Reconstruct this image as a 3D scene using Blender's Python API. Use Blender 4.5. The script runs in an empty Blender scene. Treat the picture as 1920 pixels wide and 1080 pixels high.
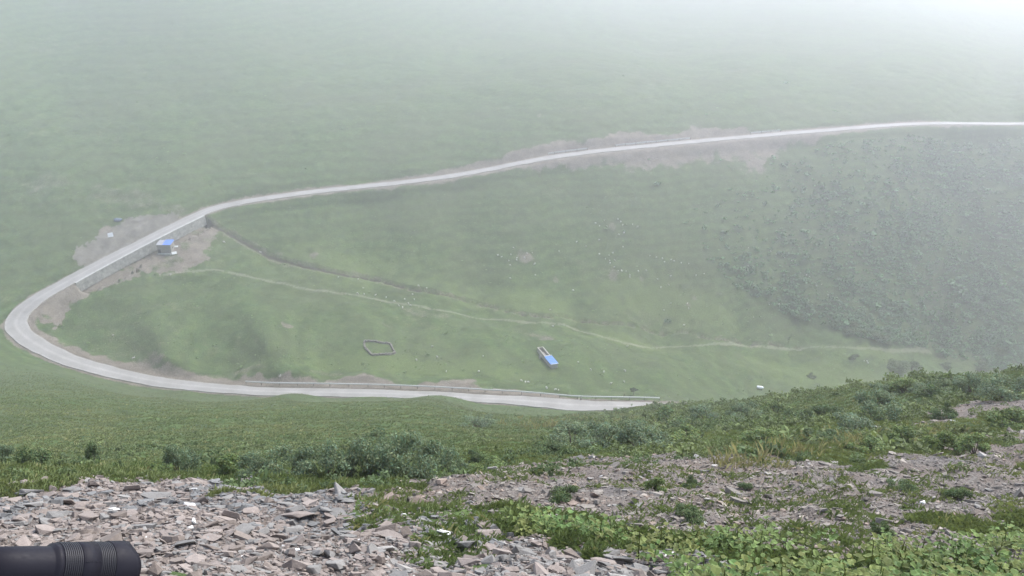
import bpy, bmesh, math, random
import numpy as np
from mathutils import Vector, Matrix, Euler

R = math.radians
rng = np.random.default_rng(11)
random.seed(11)
C = bpy.context.scene.collection
scene = bpy.context.scene

# ------------------------------------------------------------------ camera, sky, sun, exposure
F, PITCH = 1663.0, R(25.0)
cam_data = bpy.data.cameras.new('camera')
cam_data.sensor_width = 36.0
cam_data.lens = F / 1920.0 * 36.0
cam_data.clip_start, cam_data.clip_end = 0.05, 4000.0
cam = bpy.data.objects.new('view_camera', cam_data)
cam.location = (0, 0, 0)
cam.rotation_euler = (R(90) - PITCH, 0, 0)
C.objects.link(cam)
scene.camera = cam

SUN_EL, SUN_AZ = R(52), R(48)          # azimuth from +Y towards +X
world = bpy.data.worlds.new('World')
scene.world = world
world.use_nodes = True
wn = world.node_tree
bg = wn.nodes['Background']
sky = wn.nodes.new('ShaderNodeTexSky')
sky.sky_type = 'NISHITA'
sky.sun_disc = False
sky.sun_elevation = SUN_EL
sky.sun_rotation = SUN_AZ
sky.altitude = 3000
sky.air_density = 1.0
sky.dust_density = 6.0
sky.ozone_density = 1.0
hs = wn.nodes.new('ShaderNodeHueSaturation')            # cloud takes most of the blue out of the sky
hs.inputs['Saturation'].default_value = 0.62
wn.links.new(sky.outputs[0], hs.inputs['Color'])
wn.links.new(hs.outputs[0], bg.inputs[0])
bg.inputs[1].default_value = 0.12

sun_d = bpy.data.lights.new('sun', 'SUN')
sun_d.energy = 1.5
sun_d.angle = R(25)
sun_d.color = (1.0, 0.965, 0.92)
sun = bpy.data.objects.new('sun', sun_d)
sdir = Vector((math.sin(SUN_AZ) * math.cos(SUN_EL), math.cos(SUN_AZ) * math.cos(SUN_EL), math.sin(SUN_EL)))
sun.rotation_euler = sdir.to_track_quat('Z', 'Y').to_euler()
sun.location = sdir * 50
C.objects.link(sun)

vs = scene.view_settings
vs.view_transform = 'Standard'
vs.look = 'None'
vs.exposure = 2.08
vs.gamma = 1.0
vs.use_curve_mapping = False
cy = scene.cycles
cy.max_bounces = 6
cy.diffuse_bounces = 2
cy.glossy_bounces = 1
cy.transmission_bounces = 2
cy.volume_bounces = 2
cy.transparent_max_bounces = 4
cy.use_denoising = True
HAZE_DENSITY = 0.0012
HAZE_COLOR = (0.985, 0.95, 0.966)
HAZE_G = 0.70

# ------------------------------------------------------------------ helpers
SP, CP = math.sin(PITCH), math.cos(PITCH)

def px_ray(u, v):
    a = (np.asarray(u, float) - 960) / F
    b = (540 - np.asarray(v, float)) / F
    return a, CP + b * SP, -SP + b * CP

def at(u, v, D):
    a, y, z = px_ray(u, v)
    return np.stack([a * D, y * D, z * D], -1)

def project(P):
    x, y, z = P[..., 0], P[..., 1], P[..., 2]
    d = y * CP - z * SP
    upc = y * SP + z * CP
    return 960 + F * x / d, 540 - F * upc / d, d

def hash2(i, j, s):
    h = (i * 374761393 + j * 668265263 + s * 1442695041) & 0x7fffffff
    h = ((h ^ (h >> 13)) * 1274126177) & 0x7fffffff
    return ((h ^ (h >> 16)) & 0xffff) / 65535.0

def vnoise(x, y, s=0):
    xi, yi = np.floor(x).astype(np.int64), np.floor(y).astype(np.int64)
    fx, fy = x - xi, y - yi
    fx = fx * fx * (3 - 2 * fx); fy = fy * fy * (3 - 2 * fy)
    a, b = hash2(xi, yi, s), hash2(xi + 1, yi, s)
    c, d = hash2(xi, yi + 1, s), hash2(xi + 1, yi + 1, s)
    return (a + (b - a) * fx) * (1 - fy) + (c + (d - c) * fx) * fy

def fbm(x, y, s=0, o=4):
    t, a, n = 0, 0.5, 0
    for k in range(o):
        t = t + a * vnoise(x * 2 ** k + 17.3 * k, y * 2 ** k - 9.1 * k, s + k)
        n += a; a *= 0.5
    return t / n

def sstep(a, b, x):
    t = np.clip((x - a) / (b - a), 0, 1)
    return t * t * (3 - 2 * t)

def tag(o, label=None, cat=None, group=None, kind=None):
    if label: o['label'] = label
    if cat: o['category'] = cat
    if group: o['group'] = group
    if kind: o['kind'] = kind
    return o

def empty(name, loc, rz=0):
    o = bpy.data.objects.new(name, None)
    o.empty_display_size = 0.2
    C.objects.link(o)
    o.location = loc
    o.rotation_euler = (0, 0, rz)
    return o

def link(name, me, parent=None, mat=None):
    o = bpy.data.objects.new(name, me)
    C.objects.link(o)
    if mat: me.materials.clear(); me.materials.append(mat)
    if parent: o.parent = parent
    return o

def mesh_arrays(name, V, Fc, tone=None, smooth=False):
    """V (n,3); Fc (m,k) equal-sized faces; tone: per-vertex rgb or None"""
    me = bpy.data.meshes.new(name)
    V = np.ascontiguousarray(V, np.float32); Fc = np.ascontiguousarray(Fc, np.int32)
    m, k = Fc.shape
    me.vertices.add(len(V)); me.vertices.foreach_set('co', V.ravel())
    me.loops.add(m * k); me.loops.foreach_set('vertex_index', Fc.ravel())
    me.polygons.add(m); me.polygons.foreach_set('loop_start', np.arange(0, m * k, k, dtype=np.int32))
    me.update(calc_edges=True)
    me.polygons.foreach_set('use_smooth', np.full(m, smooth, bool))
    if tone is not None:
        at_ = me.attributes.new('tone', 'FLOAT_COLOR', 'POINT')
        c = np.ones((len(V), 4), np.float32); c[:, :3] = tone
        at_.data.foreach_set('color', c.ravel())
    return me

def scatter(name, protos, P, M, tone, mat, tone_fn=None, smooth=False):
    """joins copies of small prototypes into one mesh; M (n,3,3) rotation*scale; tone (n,3)"""
    Vs, Fs, Ts, off = [], [], [], 0
    which = rng.integers(0, len(protos), len(P))
    for i, (pv, pf, pt) in enumerate(protos):
        idx = np.where(which == i)[0]
        if not len(idx): continue
        v = np.einsum('nij,kj->nki', M[idx], pv) + P[idx][:, None, :]
        t = tone[idx][:, None, :] * pt[None, :, None]
        f = pf[None] + (np.arange(len(idx)) * len(pv))[:, None, None] + off
        Vs.append(v.reshape(-1, 3)); Ts.append(t.reshape(-1, 3)); Fs.append(f.reshape(-1, pf.shape[1]))
        off += len(idx) * len(pv)
    me = mesh_arrays(name, np.concatenate(Vs), np.concatenate(Fs), np.concatenate(Ts), smooth)
    return link(name, me, None, mat)

def rot_z(a):
    c, s, o, i = np.cos(a), np.sin(a), np.zeros_like(a), np.ones_like(a)
    return np.stack([np.stack([c, -s, o], -1), np.stack([s, c, o], -1), np.stack([o, o, i], -1)], -2)

def rot_axis(ax, ang):
    """rodrigues, ax (n,3) unit, ang (n)"""
    K = np.zeros((len(ax), 3, 3))
    K[:, 0, 1], K[:, 0, 2], K[:, 1, 0] = -ax[:, 2], ax[:, 1], ax[:, 2]
    K[:, 1, 2], K[:, 2, 0], K[:, 2, 1] = -ax[:, 0], -ax[:, 1], ax[:, 0]
    I = np.eye(3)[None]
    return I + np.sin(ang)[:, None, None] * K + (1 - np.cos(ang))[:, None, None] * (K @ K)

def align_z(n):
    """rotation taking +Z to the unit normals n"""
    ax = np.stack([-n[:, 1], n[:, 0], np.zeros(len(n))], -1)
    l = np.linalg.norm(ax, axis=1, keepdims=True) + 1e-9
    return rot_axis(ax / l, np.arccos(np.clip(n[:, 2], -1, 1)))

def in_poly(px, py, poly):
    px, py = np.asarray(px), np.asarray(py)
    r = np.zeros(px.shape, bool)
    n = len(poly)
    for i in range(n):
        x0, y0 = poly[i]; x1, y1 = poly[(i + 1) % n]
        if y0 == y1: continue
        c = ((y0 > py) != (y1 > py)) & (px < (x1 - x0) * (py - y0) / (y1 - y0) + x0)
        r ^= c
    return r

# ------------------------------------------------------------------ materials
def new_mat(name):
    m = bpy.data.materials.new(name)
    m.use_nodes = True
    nt = m.node_tree
    return m, nt, nt.nodes['Principled BSDF']

def N(nt, t, **kw):
    n = nt.nodes.new(t)
    for k, v in kw.items():
        if k.startswith('i_'): n.inputs[k[2:]].default_value = v
        else: setattr(n, k, v)
    return n

def pos_noise(nt, scale, detail=4, rough=0.6, obj=False):
    if obj:
        src = N(nt, 'ShaderNodeTexCoord').outputs['Object']
    else:
        src = N(nt, 'ShaderNodeNewGeometry').outputs['Position']
    n = N(nt, 'ShaderNodeTexNoise')
    n.inputs['Scale'].default_value = scale
    n.inputs['Detail'].default_value = detail
    n.inputs['Roughness'].default_value = rough
    nt.links.new(src, n.inputs['Vector'])
    return n.outputs['Fac']

def ramp(nt, fac, stops):
    r = N(nt, 'ShaderNodeValToRGB')
    el = r.color_ramp.elements
    while len(el) < len(stops): el.new(0.5)
    for e, (p, c) in zip(el, stops):
        e.position = p
        e.color = (c[0], c[1], c[2], 1) if isinstance(c, (tuple, list)) else (c, c, c, 1)
    nt.links.new(fac, r.inputs[0])
    return r.outputs[0]

def mix(nt, fac, a, b, mode='MIX'):
    m = N(nt, 'ShaderNodeMix', data_type='RGBA', blend_type=mode)
    if isinstance(fac, (int, float)): m.inputs[0].default_value = fac
    else: nt.links.new(fac, m.inputs[0])
    for s, i in ((a, 6), (b, 7)):
        if isinstance(s, tuple): m.inputs[i].default_value = (*s, 1)
        else: nt.links.new(s, m.inputs[i])
    return m.outputs[2]

def attr(nt, name, out='Fac'):
    a = N(nt, 'ShaderNodeAttribute', attribute_name=name)
    return a.outputs[out]

def mathn(nt, op, a, b=None):
    m = N(nt, 'ShaderNodeMath', operation=op)
    for s, i in ((a, 0), (b, 1)):
        if s is None: continue
        if isinstance(s, (int, float)): m.inputs[i].default_value = s
        else: nt.links.new(s, m.inputs[i])
    return m.outputs[0]

def bump(nt, bsdf, h, strength, dist):
    b = N(nt, 'ShaderNodeBump')
    b.inputs['Strength'].default_value = strength
    b.inputs['Distance'].default_value = dist
    nt.links.new(h, b.inputs['Height'])
    nt.links.new(b.outputs[0], bsdf.inputs['Normal'])

def simple_mat(name, col, rough=0.8, var=0.25, scale=6.0, obj=False, bstr=0.0, bdist=0.02, metal=0.0, spec=0.3):
    m, nt, b = new_mat(name)
    f = pos_noise(nt, scale, 5, 0.65, obj)
    lo = tuple(c * (1 - var) for c in col); hi = tuple(min(1, c * (1 + var)) for c in col)
    nt.links.new(ramp(nt, f, [(0.3, lo), (0.7, hi)]), b.inputs['Base Color'])
    b.inputs['Roughness'].default_value = rough
    b.inputs['Metallic'].default_value = metal
    b.inputs['Specular IOR Level'].default_value = spec
    if bstr: bump(nt, b, pos_noise(nt, scale * 3, 5, 0.65, obj), bstr, bdist)
    return m

def leaf_mat(name, transl=0.35):
    m, nt, b = new_mat(name)
    c = attr(nt, 'tone', 'Color')
    nt.links.new(c, b.inputs['Base Color'])
    b.inputs['Roughness'].default_value = 0.65
    b.inputs['Specular IOR Level'].default_value = 0.2
    t = N(nt, 'ShaderNodeBsdfTranslucent')
    nt.links.new(mix(nt, 1.0, c, (1.0, 1.0, 0.7), 'MULTIPLY'), t.inputs[0])
    ms = N(nt, 'ShaderNodeMixShader')
    ms.inputs[0].default_value = transl
    nt.links.new(b.outputs[0], ms.inputs[1]); nt.links.new(t.outputs[0], ms.inputs[2])
    nt.links.new(ms.outputs[0], nt.nodes['Material Output'].inputs['Surface'])
    return m

def tone_mat(name, scale, rough=0.85):
    m, nt, b = new_mat(name)
    f = pos_noise(nt, scale, 5, 0.7)
    c = mix(nt, 1.0, attr(nt, 'tone', 'Color'), ramp(nt, f, [(0.25, 0.7), (0.75, 1.2)]), 'MULTIPLY')
    nt.links.new(c, b.inputs['Base Color'])
    b.inputs['Roughness'].default_value = rough
    b.inputs['Specular IOR Level'].default_value = 0.25
    bump(nt, b, pos_noise(nt, scale * 2.5, 5, 0.7), 0.5, 0.01)
    return m

LEAF = leaf_mat('leaf')
GRASSM = leaf_mat('grass_blade', 0.3)
STONE = tone_mat('loose_stone', 22)
BARK = simple_mat('bark', (0.085, 0.065, 0.05), 0.9, 0.35, 14, True, 0.5)

# ------------------------------------------------------------------ terrain: thin-plate surface through surveyed points
pts = []                                   # (x/y, ln y, z/y)
def ctl(u, v, D):
    a, y, z = px_ray(u, v)
    pts.append((float(a / y), math.log(float(y * D)), float(z / y)))
def ctl_y(u, y, ratio):                    # hidden or near ground given by distance and slope from the eye
    pts.append(((u - 960) / F / 0.87, math.log(y), ratio))
def hill(u, v0, D0, tan, vs_):             # a slope of one steepness going up from an anchor
    a, y, z = px_ray(u, v0)
    Y0, Z0 = y * D0, z * D0
    for v in vs_:
        a, y, z = px_ray(u, v)
        r = float(z / y)
        Y = (-Z0 + tan * Y0) / (tan - r)
        pts.append((float(a / y), math.log(Y), r))

ROAD = [(2150,226,375),(1920,232,366),(1730,231,357),(1560,243,347),(1380,258,338),(1240,271,330),(1100,285,322),
        (980,303,316),(900,322,313),(760,341,307),(600,358,302),(480,374,296),(400,391,290),(340,415,281),(270,452,272),
        (190,494,263),(120,531,255),(62,565,248),(28,598,241),(36,624,237.5),(75,650,233),(130,675,229),(210,699,226),
        (300,717,223),(400,728,221),(500,734,219),(620,735,218),(760,739,217.5),(900,746,217),(1000,752,217),
        (1080,758,217),(1160,760,219),(1240,760,222),(1330,766,226),(1420,775,231)]
for p in ROAD: ctl(*p)

for u in (-500, 100, 700, 1250, 1850, 2400):
    ctl_y(u, 1.0, -1.62); ctl_y(u, 1.4, -1.18); ctl_y(u, 2.2, -1.08); ctl_y(u, 3.6, -0.99)
for u in (-400, -150, 100):
    for p in ((1080, 7.0), (1000, 9.0), (935, 12.0)): ctl(u, *p)
    ctl_y(u, 14, -0.745); ctl_y(u, 24.6, -0.738)
for u in (500,):
    for p in ((1080, 7.0), (1000, 9.3), (940, 12.5)): ctl(u, *p)
    ctl_y(u, 15, -0.752); ctl_y(u, 24.6, -0.738)
for u in (-150, 100, 300, 500, 800):
    for y, r in ((60, -0.660), (100, -0.639), (140, -0.6295), (165, -0.6262)):
        ctl_y(u, y, r + (0.0 if u > 250 else 0.0 if u > 150 else 0.03 * (y - 30) / 135))
for p in ((1080, 7.2), (1000, 9.3), (950, 11.5), (908, 15), (880, 22), (850, 30), (812, 60), (775, 140)): ctl(900, *p)
for p in ((1080, 7.5), (1000, 9.6), (950, 12), (900, 15), (865, 19.5), (845, 26), (805, 50), (775, 100), (762, 150)): ctl(1240, *p)
for p in ((1080, 7.8), (1000, 10), (950, 12.5), (900, 15.5), (855, 20), (810, 30), (770, 48), (742, 75)): ctl(1500, *p)
for p in ((1080, 8), (1000, 10.3), (950, 12.8), (900, 16), (850, 21), (800, 28), (750, 40), (708, 57)): ctl(1750, *p)
for u in (1950, 2200):
    for p in ((1080, 8), (1000, 10.5), (950, 13), (900, 16), (850, 20), (800, 26), (745, 35), (698, 46)): ctl(u, *p)
for p in ((800, 42), (772, 68), (757, 105)): ctl(1330, *p)
# hidden ground behind the spur
for u, l in ((1500, ((90, -.68), (130, -.72), (180, -.69), (210, -.655))),
             (1750, ((66, -.65), (110, -.75), (180, -.72), (225, -.655))),
             (1950, ((55, -.65), (100, -.76), (180, -.74), (250, -.64))),
             (2200, ((55, -.65), (100, -.76), (180, -.74), (250, -.64)))):
    for y, r in l: ctl_y(u, y, r)
# valley floor and the slope below the upper road
for p in ((100,600,244),(300,650,231),(300,560,253),(300,500,265),(500,690,227),(500,650,231),(500,570,254),(500,472,280),
          (700,690,229),(700,620,245),(700,525,277),(700,430,293),(900,690,233),(900,640,247),(900,575,274),(900,450,293),
          (1080,700,236),(1080,650,252),(1080,600,276),(1080,500,290),(1080,400,305),
          (1240,720,238),(1240,690,247),(1240,625,281),(1240,500,296),(1240,400,309),
          (1400,728,258),(1400,690,266),(1400,645,284),(1400,500,300),(1400,375,318),
          (1500,715,268),(1500,653,288),(1500,500,305),(1500,375,322),
          (1750,690,296),(1750,660,310),(1750,500,319),(1750,375,336),
          (1950,685,322),(1950,600,326),(1950,500,333),(1950,375,348),(2200,660,340),(2200,500,345),(2200,375,357)): ctl(*p)
VS = (470, 330, 180, 60, -60)
hill(-250, 520, 262, .36, VS); hill(100, 515, 258, .36, (430, 330)); hill(100, 330, 300, .22, (180, 60, -60))
hill(340, 410, 282, .36, (330,)); hill(340, 330, 302, .21, (180, 60, -60)); hill(600, 350, 303, .30, (260,)); hill(600, 260, 330, .14, (120, 0, -80))
hill(900, 315, 314, .28, (230,)); hill(900, 230, 342, .045, (110, 0, -60)); hill(1240, 263, 331, .2, (190,)); hill(1240, 190, 365, -.01, (100, 0, -40))
hill(1560, 236, 348, .12, (170,)); hill(1560, 170, 385, .0, (90, 0, -30)); hill(1900, 226, 366, .07, (165,)); hill(1900, 165, 420, -.02, (80, 0, -20)); hill(2200, 220, 378, .07, (160,)); hill(2200, 160, 430, -.02, (80, 0, -20))
for u in (-500, 100, 700, 1300, 1900, 2500): ctl_y(u, 1400, -0.022)

pts = np.array(pts)
SA = 2.6
def kern(d2): return np.where(d2 > 1e-12, d2 * np.log(np.maximum(d2, 1e-12)) * 0.5, 0)
X = np.stack([pts[:, 0] * SA, pts[:, 1]], -1)
n = len(X)
K = kern(((X[:, None] - X[None]) ** 2).sum(-1)) + np.eye(n) * 2e-4
Pm = np.concatenate([np.ones((n, 1)), X], 1)
A = np.block([[K, Pm], [Pm.T, np.zeros((3, 3))]])
wts = np.linalg.solve(A, np.concatenate([pts[:, 2], np.zeros(3)]))

AZ = np.concatenate([-np.geomspace(6.0, .88, 90)[:-1], np.linspace(-.88, .88, 760), np.geomspace(.88, 6.0, 90)[1:]])
LG = np.concatenate([np.arange(0, 4.8, 0.006), np.arange(4.8, 6.05, 0.0032), np.arange(6.05, math.log(1300), 0.008)])
NA, NL = len(AZ), len(LG)
gA, gL = np.meshgrid(AZ, LG)               # rows: distance
W = np.empty_like(gA)
for i in range(0, NL, 40):
    q = np.stack([np.clip(gA[i:i + 40].ravel(), -1.15, 1.15) * SA, gL[i:i + 40].ravel()], -1)
    d2 = (q ** 2).sum(1)[:, None] + (X ** 2).sum(1)[None] - 2 * q @ X.T
    w = kern(np.maximum(d2, 0)) @ wts[:n] + wts[n] + q @ wts[n + 1:]
    W[i:i + 40] = w.reshape(-1, NA)
GY = np.exp(gL); GX = gA * GY; GZ = W * GY
GZ = np.where(GY > 150, np.minimum(GZ, -12 + 0.02 * (GZ + 12)), GZ)     # the far crest levels off
GZ = np.where(GY < 1.25, -1.62, GZ)
# unevenness of the ground
near = sstep(1.6, 6, GY)
GZ += near * (1 - sstep(20, 60, GY)) * ((fbm(GX * .9, GY * .9, 3) - .5) * 0.45 + (fbm(GX * 3.5, GY * 3.5, 5, 3) - .5) * 0.16)
mid = sstep(18, 45, GY) * (1 - sstep(90, 150, GY))
GZ += mid * ((fbm(GX * .25, GY * .25, 8) - .5) * 0.8 + (fbm(GX * 1.1, GY * 1.1, 6, 3) - .5) * 0.3)
far = sstep(190, 240, GY)
GZ += far * ((fbm(GX / 22, GY / 22, 9) - .5) * 1.7 + (fbm(GX / 4, GY / 4, 12, 3) - .5) * 0.8)

def catmull(P, step):
    P = np.asarray(P, float)
    P = np.concatenate([[2 * P[0] - P[1]], P, [2 * P[-1] - P[-2]]])
    out = []
    for i in range(1, len(P) - 2):
        p0, p1, p2, p3 = P[i - 1:i + 3]
        m = max(2, int(np.linalg.norm(p2 - p1) / step))
        t = (np.arange(m) / m)[:, None]
        out.append(0.5 * (2 * p1 + (p2 - p0) * t + (2 * p0 - 5 * p1 + 4 * p2 - p3) * t ** 2 + (3 * p1 - p0 - 3 * p2 + p3) * t ** 3))
    out.append(P[-2][None])
    return np.concatenate(out)

def smooth(P, k, it=1):
    for _ in range(it):
        Q = np.concatenate([np.repeat(P[:1], k, 0), P, np.repeat(P[-1:], k, 0)])
        P = np.stack([np.convolve(Q[:, j], np.ones(2 * k + 1) / (2 * k + 1), 'valid') for j in range(P.shape[1])], 1)
    return P

def nearest_line(x, y, L, chunk=40000):
    """distance to polyline L (n,2+) and index of nearest sample"""
    d = np.empty(len(x)); ix = np.empty(len(x), int)
    Lx, Ly = L[:, 0], L[:, 1]
    for i in range(0, len(x), chunk):
        q = (x[i:i + chunk, None] - Lx) ** 2 + (y[i:i + chunk, None] - Ly) ** 2
        k = q.argmin(1)
        ix[i:i + chunk] = k; d[i:i + chunk] = np.sqrt(q[np.arange(len(k)), k])
    return d, ix

road = catmull([at(*p) for p in ROAD], 0.8)
road = np.concatenate([road[:, :2], smooth(road[:, 2:], 14, 2)], 1)
road = smooth(road, 3, 2)
rt = np.gradient(road, axis=0)[:, :2]
rt /= np.linalg.norm(rt, axis=1, keepdims=True)
rn = np.stack([rt[:, 1], -rt[:, 0]], -1)             # right-hand side while going from the far end to the hairpin
ru, rv, rd = project(road)
i_hair = int(np.argmin(ru))
hw = np.where(np.arange(len(road)) > i_hair, 1.75, 2.0) + np.exp(-((np.arange(len(road)) - i_hair) / 60.0) ** 2) * .9
hw = smooth(hw[:, None], 12, 2)[:, 0]
lay = (np.arange(len(road)) > i_hair) & True
hw = hw + np.where(lay, 0.7 * np.exp(-((ru - 1060) / 80.0) ** 2), 0)
# retaining wall stretch below the upper road
wall_on = (np.arange(len(road)) < i_hair) & (ru > 125) & (ru < 372)

sel = np.where((GY.ravel() > 150) & (GY.ravel() < 420))[0]
gx, gy = GX.ravel()[sel], GY.ravel()[sel]
rdist, rix = nearest_line(gx, gy, road[::2])
rix = rix * 2
side = (gx - road[rix, 0]) * rn[rix, 0] + (gy - road[rix, 1]) * rn[rix, 1]
# which side faces down: valley side is on the inside of the hairpin
inside = np.sign(((road[i_hair - 120:i_hair + 120].mean(0)[:2] - road[i_hair, :2]) * rn[i_hair]).sum())
inner = side * inside > 0
gz = GZ.ravel()[sel]
zr = road[rix, 2] - 0.18
half = hw[rix] + 0.7
blend = sstep(0, 1, (rdist - half) / np.where(inner, 4.5, 3.2))
gz2 = zr * (1 - blend) + gz * blend
won = wall_on[rix] & inner
drop = sstep(half - 0.1, half + 0.5, rdist) * (1 - sstep(9, 26, rdist)) * 2.0
gz2 = np.where(won, np.minimum(gz2, np.where(rdist > half + 0.2, np.minimum(gz, zr) , zr)) - drop * (gz > zr - 2.0), gz2)
m = rdist < 30
tmp = GZ.ravel().copy(); tmp[sel[m]] = gz2[m]; GZ = tmp.reshape(GZ.shape)
road_d = np.full(GZ.size, 999.0); road_d[sel] = rdist; road_d = road_d.reshape(GZ.shape)
road_in = np.zeros(GZ.size, bool); road_in[sel] = inner; road_in = road_in.reshape(GZ.shape)
road_i = np.zeros(GZ.size, int); road_i[sel] = rix; road_i = road_i.reshape(GZ.shape)

def ground(x, y):
    """height of the ground sheet"""
    x, y = np.asarray(x, float), np.asarray(y, float)
    fa = np.clip(np.interp(x / y, AZ, np.arange(NA)), 0, NA - 1.001)
    L = np.log(np.maximum(y, 1.0))
    fl = np.clip(np.interp(L, LG, np.arange(NL)), 0, NL - 1.001)
    a, l = fa.astype(int), fl.astype(int)
    ta, tl = fa - a, fl - l
    return (GZ[l, a] * (1 - ta) + GZ[l, a + 1] * ta) * (1 - tl) + (GZ[l + 1, a] * (1 - ta) + GZ[l + 1, a + 1] * ta) * tl

def normal(x, y, e=0.3):
    e = np.maximum(e, 0.006 * y)
    zx = (ground(x + e, y) - ground(x - e, y)) / (2 * e)
    zy = (ground(x, y + e) - ground(x, y - e)) / (2 * e)
    nn = np.stack([-zx, -zy, np.ones_like(zx)], -1)
    return nn / np.linalg.norm(nn, axis=-1, keepdims=True)

def hit(u, v, ymin=2.0):
    """where the line of sight through a surveyed direction meets the ground"""
    a, y, z = px_ray(u, v)
    az, r = float(a / y), float(z / y)
    Y = np.exp(np.linspace(math.log(ymin), math.log(1280), 4000))
    g = ground(az * Y, Y) / Y - r
    k = np.argmax(g > 0)
    return np.array([az * Y[k], Y[k], ground(az * Y[k], Y[k])])

def hits(l, ymin=2.0): return np.array([hit(u, v, ymin) for u, v in l])

# ------------------------------------------------------------------ what covers the ground (colour regions, in plan)
flat = lambda l: [tuple(p[:2]) for p in l]
U_, V_, D_ = project(np.stack([GX, GY, GZ], -1))
nz1 = fbm(GX / np.maximum(GY, 5) * 60, gL * 14, 21, 4)

def poly_xy(pix, ymin=2.0): return flat(hits(pix, ymin))

def poly_mask(poly, jit):
    """region in plan with a ragged border"""
    jx = (fbm(GX / jit, GY / jit, 31, 3) - .5) * 3 * jit
    jy = (fbm(GX / jit, GY / jit, 32, 3) - .5) * 3 * jit
    return in_poly(GX + jx, GY + jy, poly).astype(float)

def line_mask(P, wid, jit=1.0, soft=0.5):
    P = np.asarray(P)
    lo, hi = P[:, :2].min(0) - 12, P[:, :2].max(0) + 12
    s = np.where(((GX > lo[0]) & (GX < hi[0]) & (GY > lo[1]) & (GY < hi[1])).ravel())[0]
    out = np.zeros(GX.size)
    x, y = GX.ravel()[s], GY.ravel()[s]
    d, ix = nearest_line(x, y, P)
    w = np.broadcast_to(np.asarray(wid, float), (len(P),))[ix]
    d = d + (fbm(x / 1.7, y / 1.7, 41, 3) - .5) * 2 * jit
    out[s] = 1 - sstep(w * (1 - soft), w * (1 + soft), d)
    return out.reshape(GX.shape)

BN = (fbm(GX / 2.2, GY / 2.2, 51, 3) - .5) * 2
def blob(u, v, rx, ry, ymin=150, jit=.6):
    c = hit(u, v, ymin)
    s = c[1] / F
    x = (GX - c[0]) / (rx * s); y = (GY - c[1]) / (ry * s * 2.6)
    return 1 - sstep(0.5, 1.2, np.sqrt(x * x + y * y) + BN * jit)

rubble_left = poly_xy([(-420,1120),(-420,940),(30,912),(110,905),(200,896),(300,902),(400,898),(480,918),(560,926),(650,930),(700,945),
                       (735,975),(760,1000),(850,1020),(930,1000),(1050,1012),(1180,1030),(1260,1050),(1290,1120)])
rubble_right = poly_xy([(700,925),(760,905),(880,888),(960,866),(1040,858),(1150,856),(1300,852),(1400,858),(1500,858),(1650,850),(1760,845),
                        (1930,800),(2300,780),(2300,1075),(1860,1058),(1700,1050),(1500,1040),(1350,1028),(1240,1010),(1100,985),(960,968),(860,965),(760,940)])
rubble_top = poly_xy([(1690,800),(1760,765),(1830,750),(1930,748),(2050,760),(1900,775),(1820,780),(1760,795)])
weed_poly = poly_xy([(945,992),(1010,980),(1080,988),(1200,1003),(1290,1014),(1400,1014),(1560,1024),(1700,1028),(1800,1026),(2300,1022),(2300,1140),
                     (1290,1140),(1280,1085),(1190,1058),(1090,1036),(990,1016)])
gp = fbm(GX * .55, GY * .55, 61, 4)
rubL = poly_mask(rubble_left, .8)
rubR = poly_mask(rubble_right, .8) * (1 - sstep(.65, .73, gp) * .9)
rubT = poly_mask(rubble_top, .6)
strip = poly_mask(poly_xy([(660,935),(720,925),(860,950),(960,965),(960,1000),(900,1040),(860,1080),(760,1050),(800,1010),(720,980)]), .4) * sstep(.42, .5, gp)
weed = poly_mask(weed_poly, .3)
rubL = np.maximum(rubL, (GY < 4.6) * 1.0)
rub = np.clip(np.maximum(np.maximum(rubL, rubR), rubT) - .85 * strip, 0, 1) * (GY < 60)

dirt = np.zeros_like(GX); gravel = np.zeros_like(GX); path = np.zeros_like(GX); dark = np.zeros_like(GX)
# cut banks of the upper road: ragged bare soil above it, spill below it
ri = road_i
uu = ru[ri]
upper = (ri < i_hair)
jag = fbm(GX / 6, GY / 6, 71, 4)
jag2 = fbm(GX / 2, GY / 2, 72, 3)
top_w = np.interp(uu, [100, 380, 450, 700, 950, 1060, 1100, 1130, 1190, 1260, 1320, 1420, 1700, 2000], [.8, 1.2, 1.8, 1.9, 3.6, 7, 3, 4, 8, 3, 7, 2.5, 1.5, .8])
cut = upper & ~road_in
dirt = np.maximum(dirt, cut * (1 - sstep(.7, 1.05, (road_d - 2.2) / (top_w * (.45 + 1.2 * jag)) + (jag2 - .5) * .5)))
low_w = np.interp(uu, [380, 500, 950, 1060, 1150, 1230, 1330, 1395, 1450, 1600, 2000], [1, 1.5, 2, 5, 7, 10, 7, 18, 4, 2, 1])
spill = upper & road_in
dirt = np.maximum(dirt, .85 * spill * (1 - sstep(.5, 1.1, (road_d - 2.2) / (low_w * (.3 + 1.4 * jag)) + (jag2 - .5) * .9)))
# shoulders of the hairpin and the lower road
lowr = (ri >= i_hair - 40)
sh_w = np.where(road_in, np.interp(uu, [0, 60, 200, 400, 480, 700, 850, 1000, 1060, 1250], [3, 4.5, 5, 4, 4.5, 5.5, 6.5, 5, 2, 1]), np.interp(uu, [0, 100, 300, 420, 1250], [1.6, 1.4, .8, .2, .1]))
dirt = np.maximum(dirt, .9 * lowr * (1 - sstep(.45, 1.1, (road_d - 2.4) / (sh_w * (.35 + 1.3 * jag)) + (jag2 - .5) * .8)))
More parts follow.
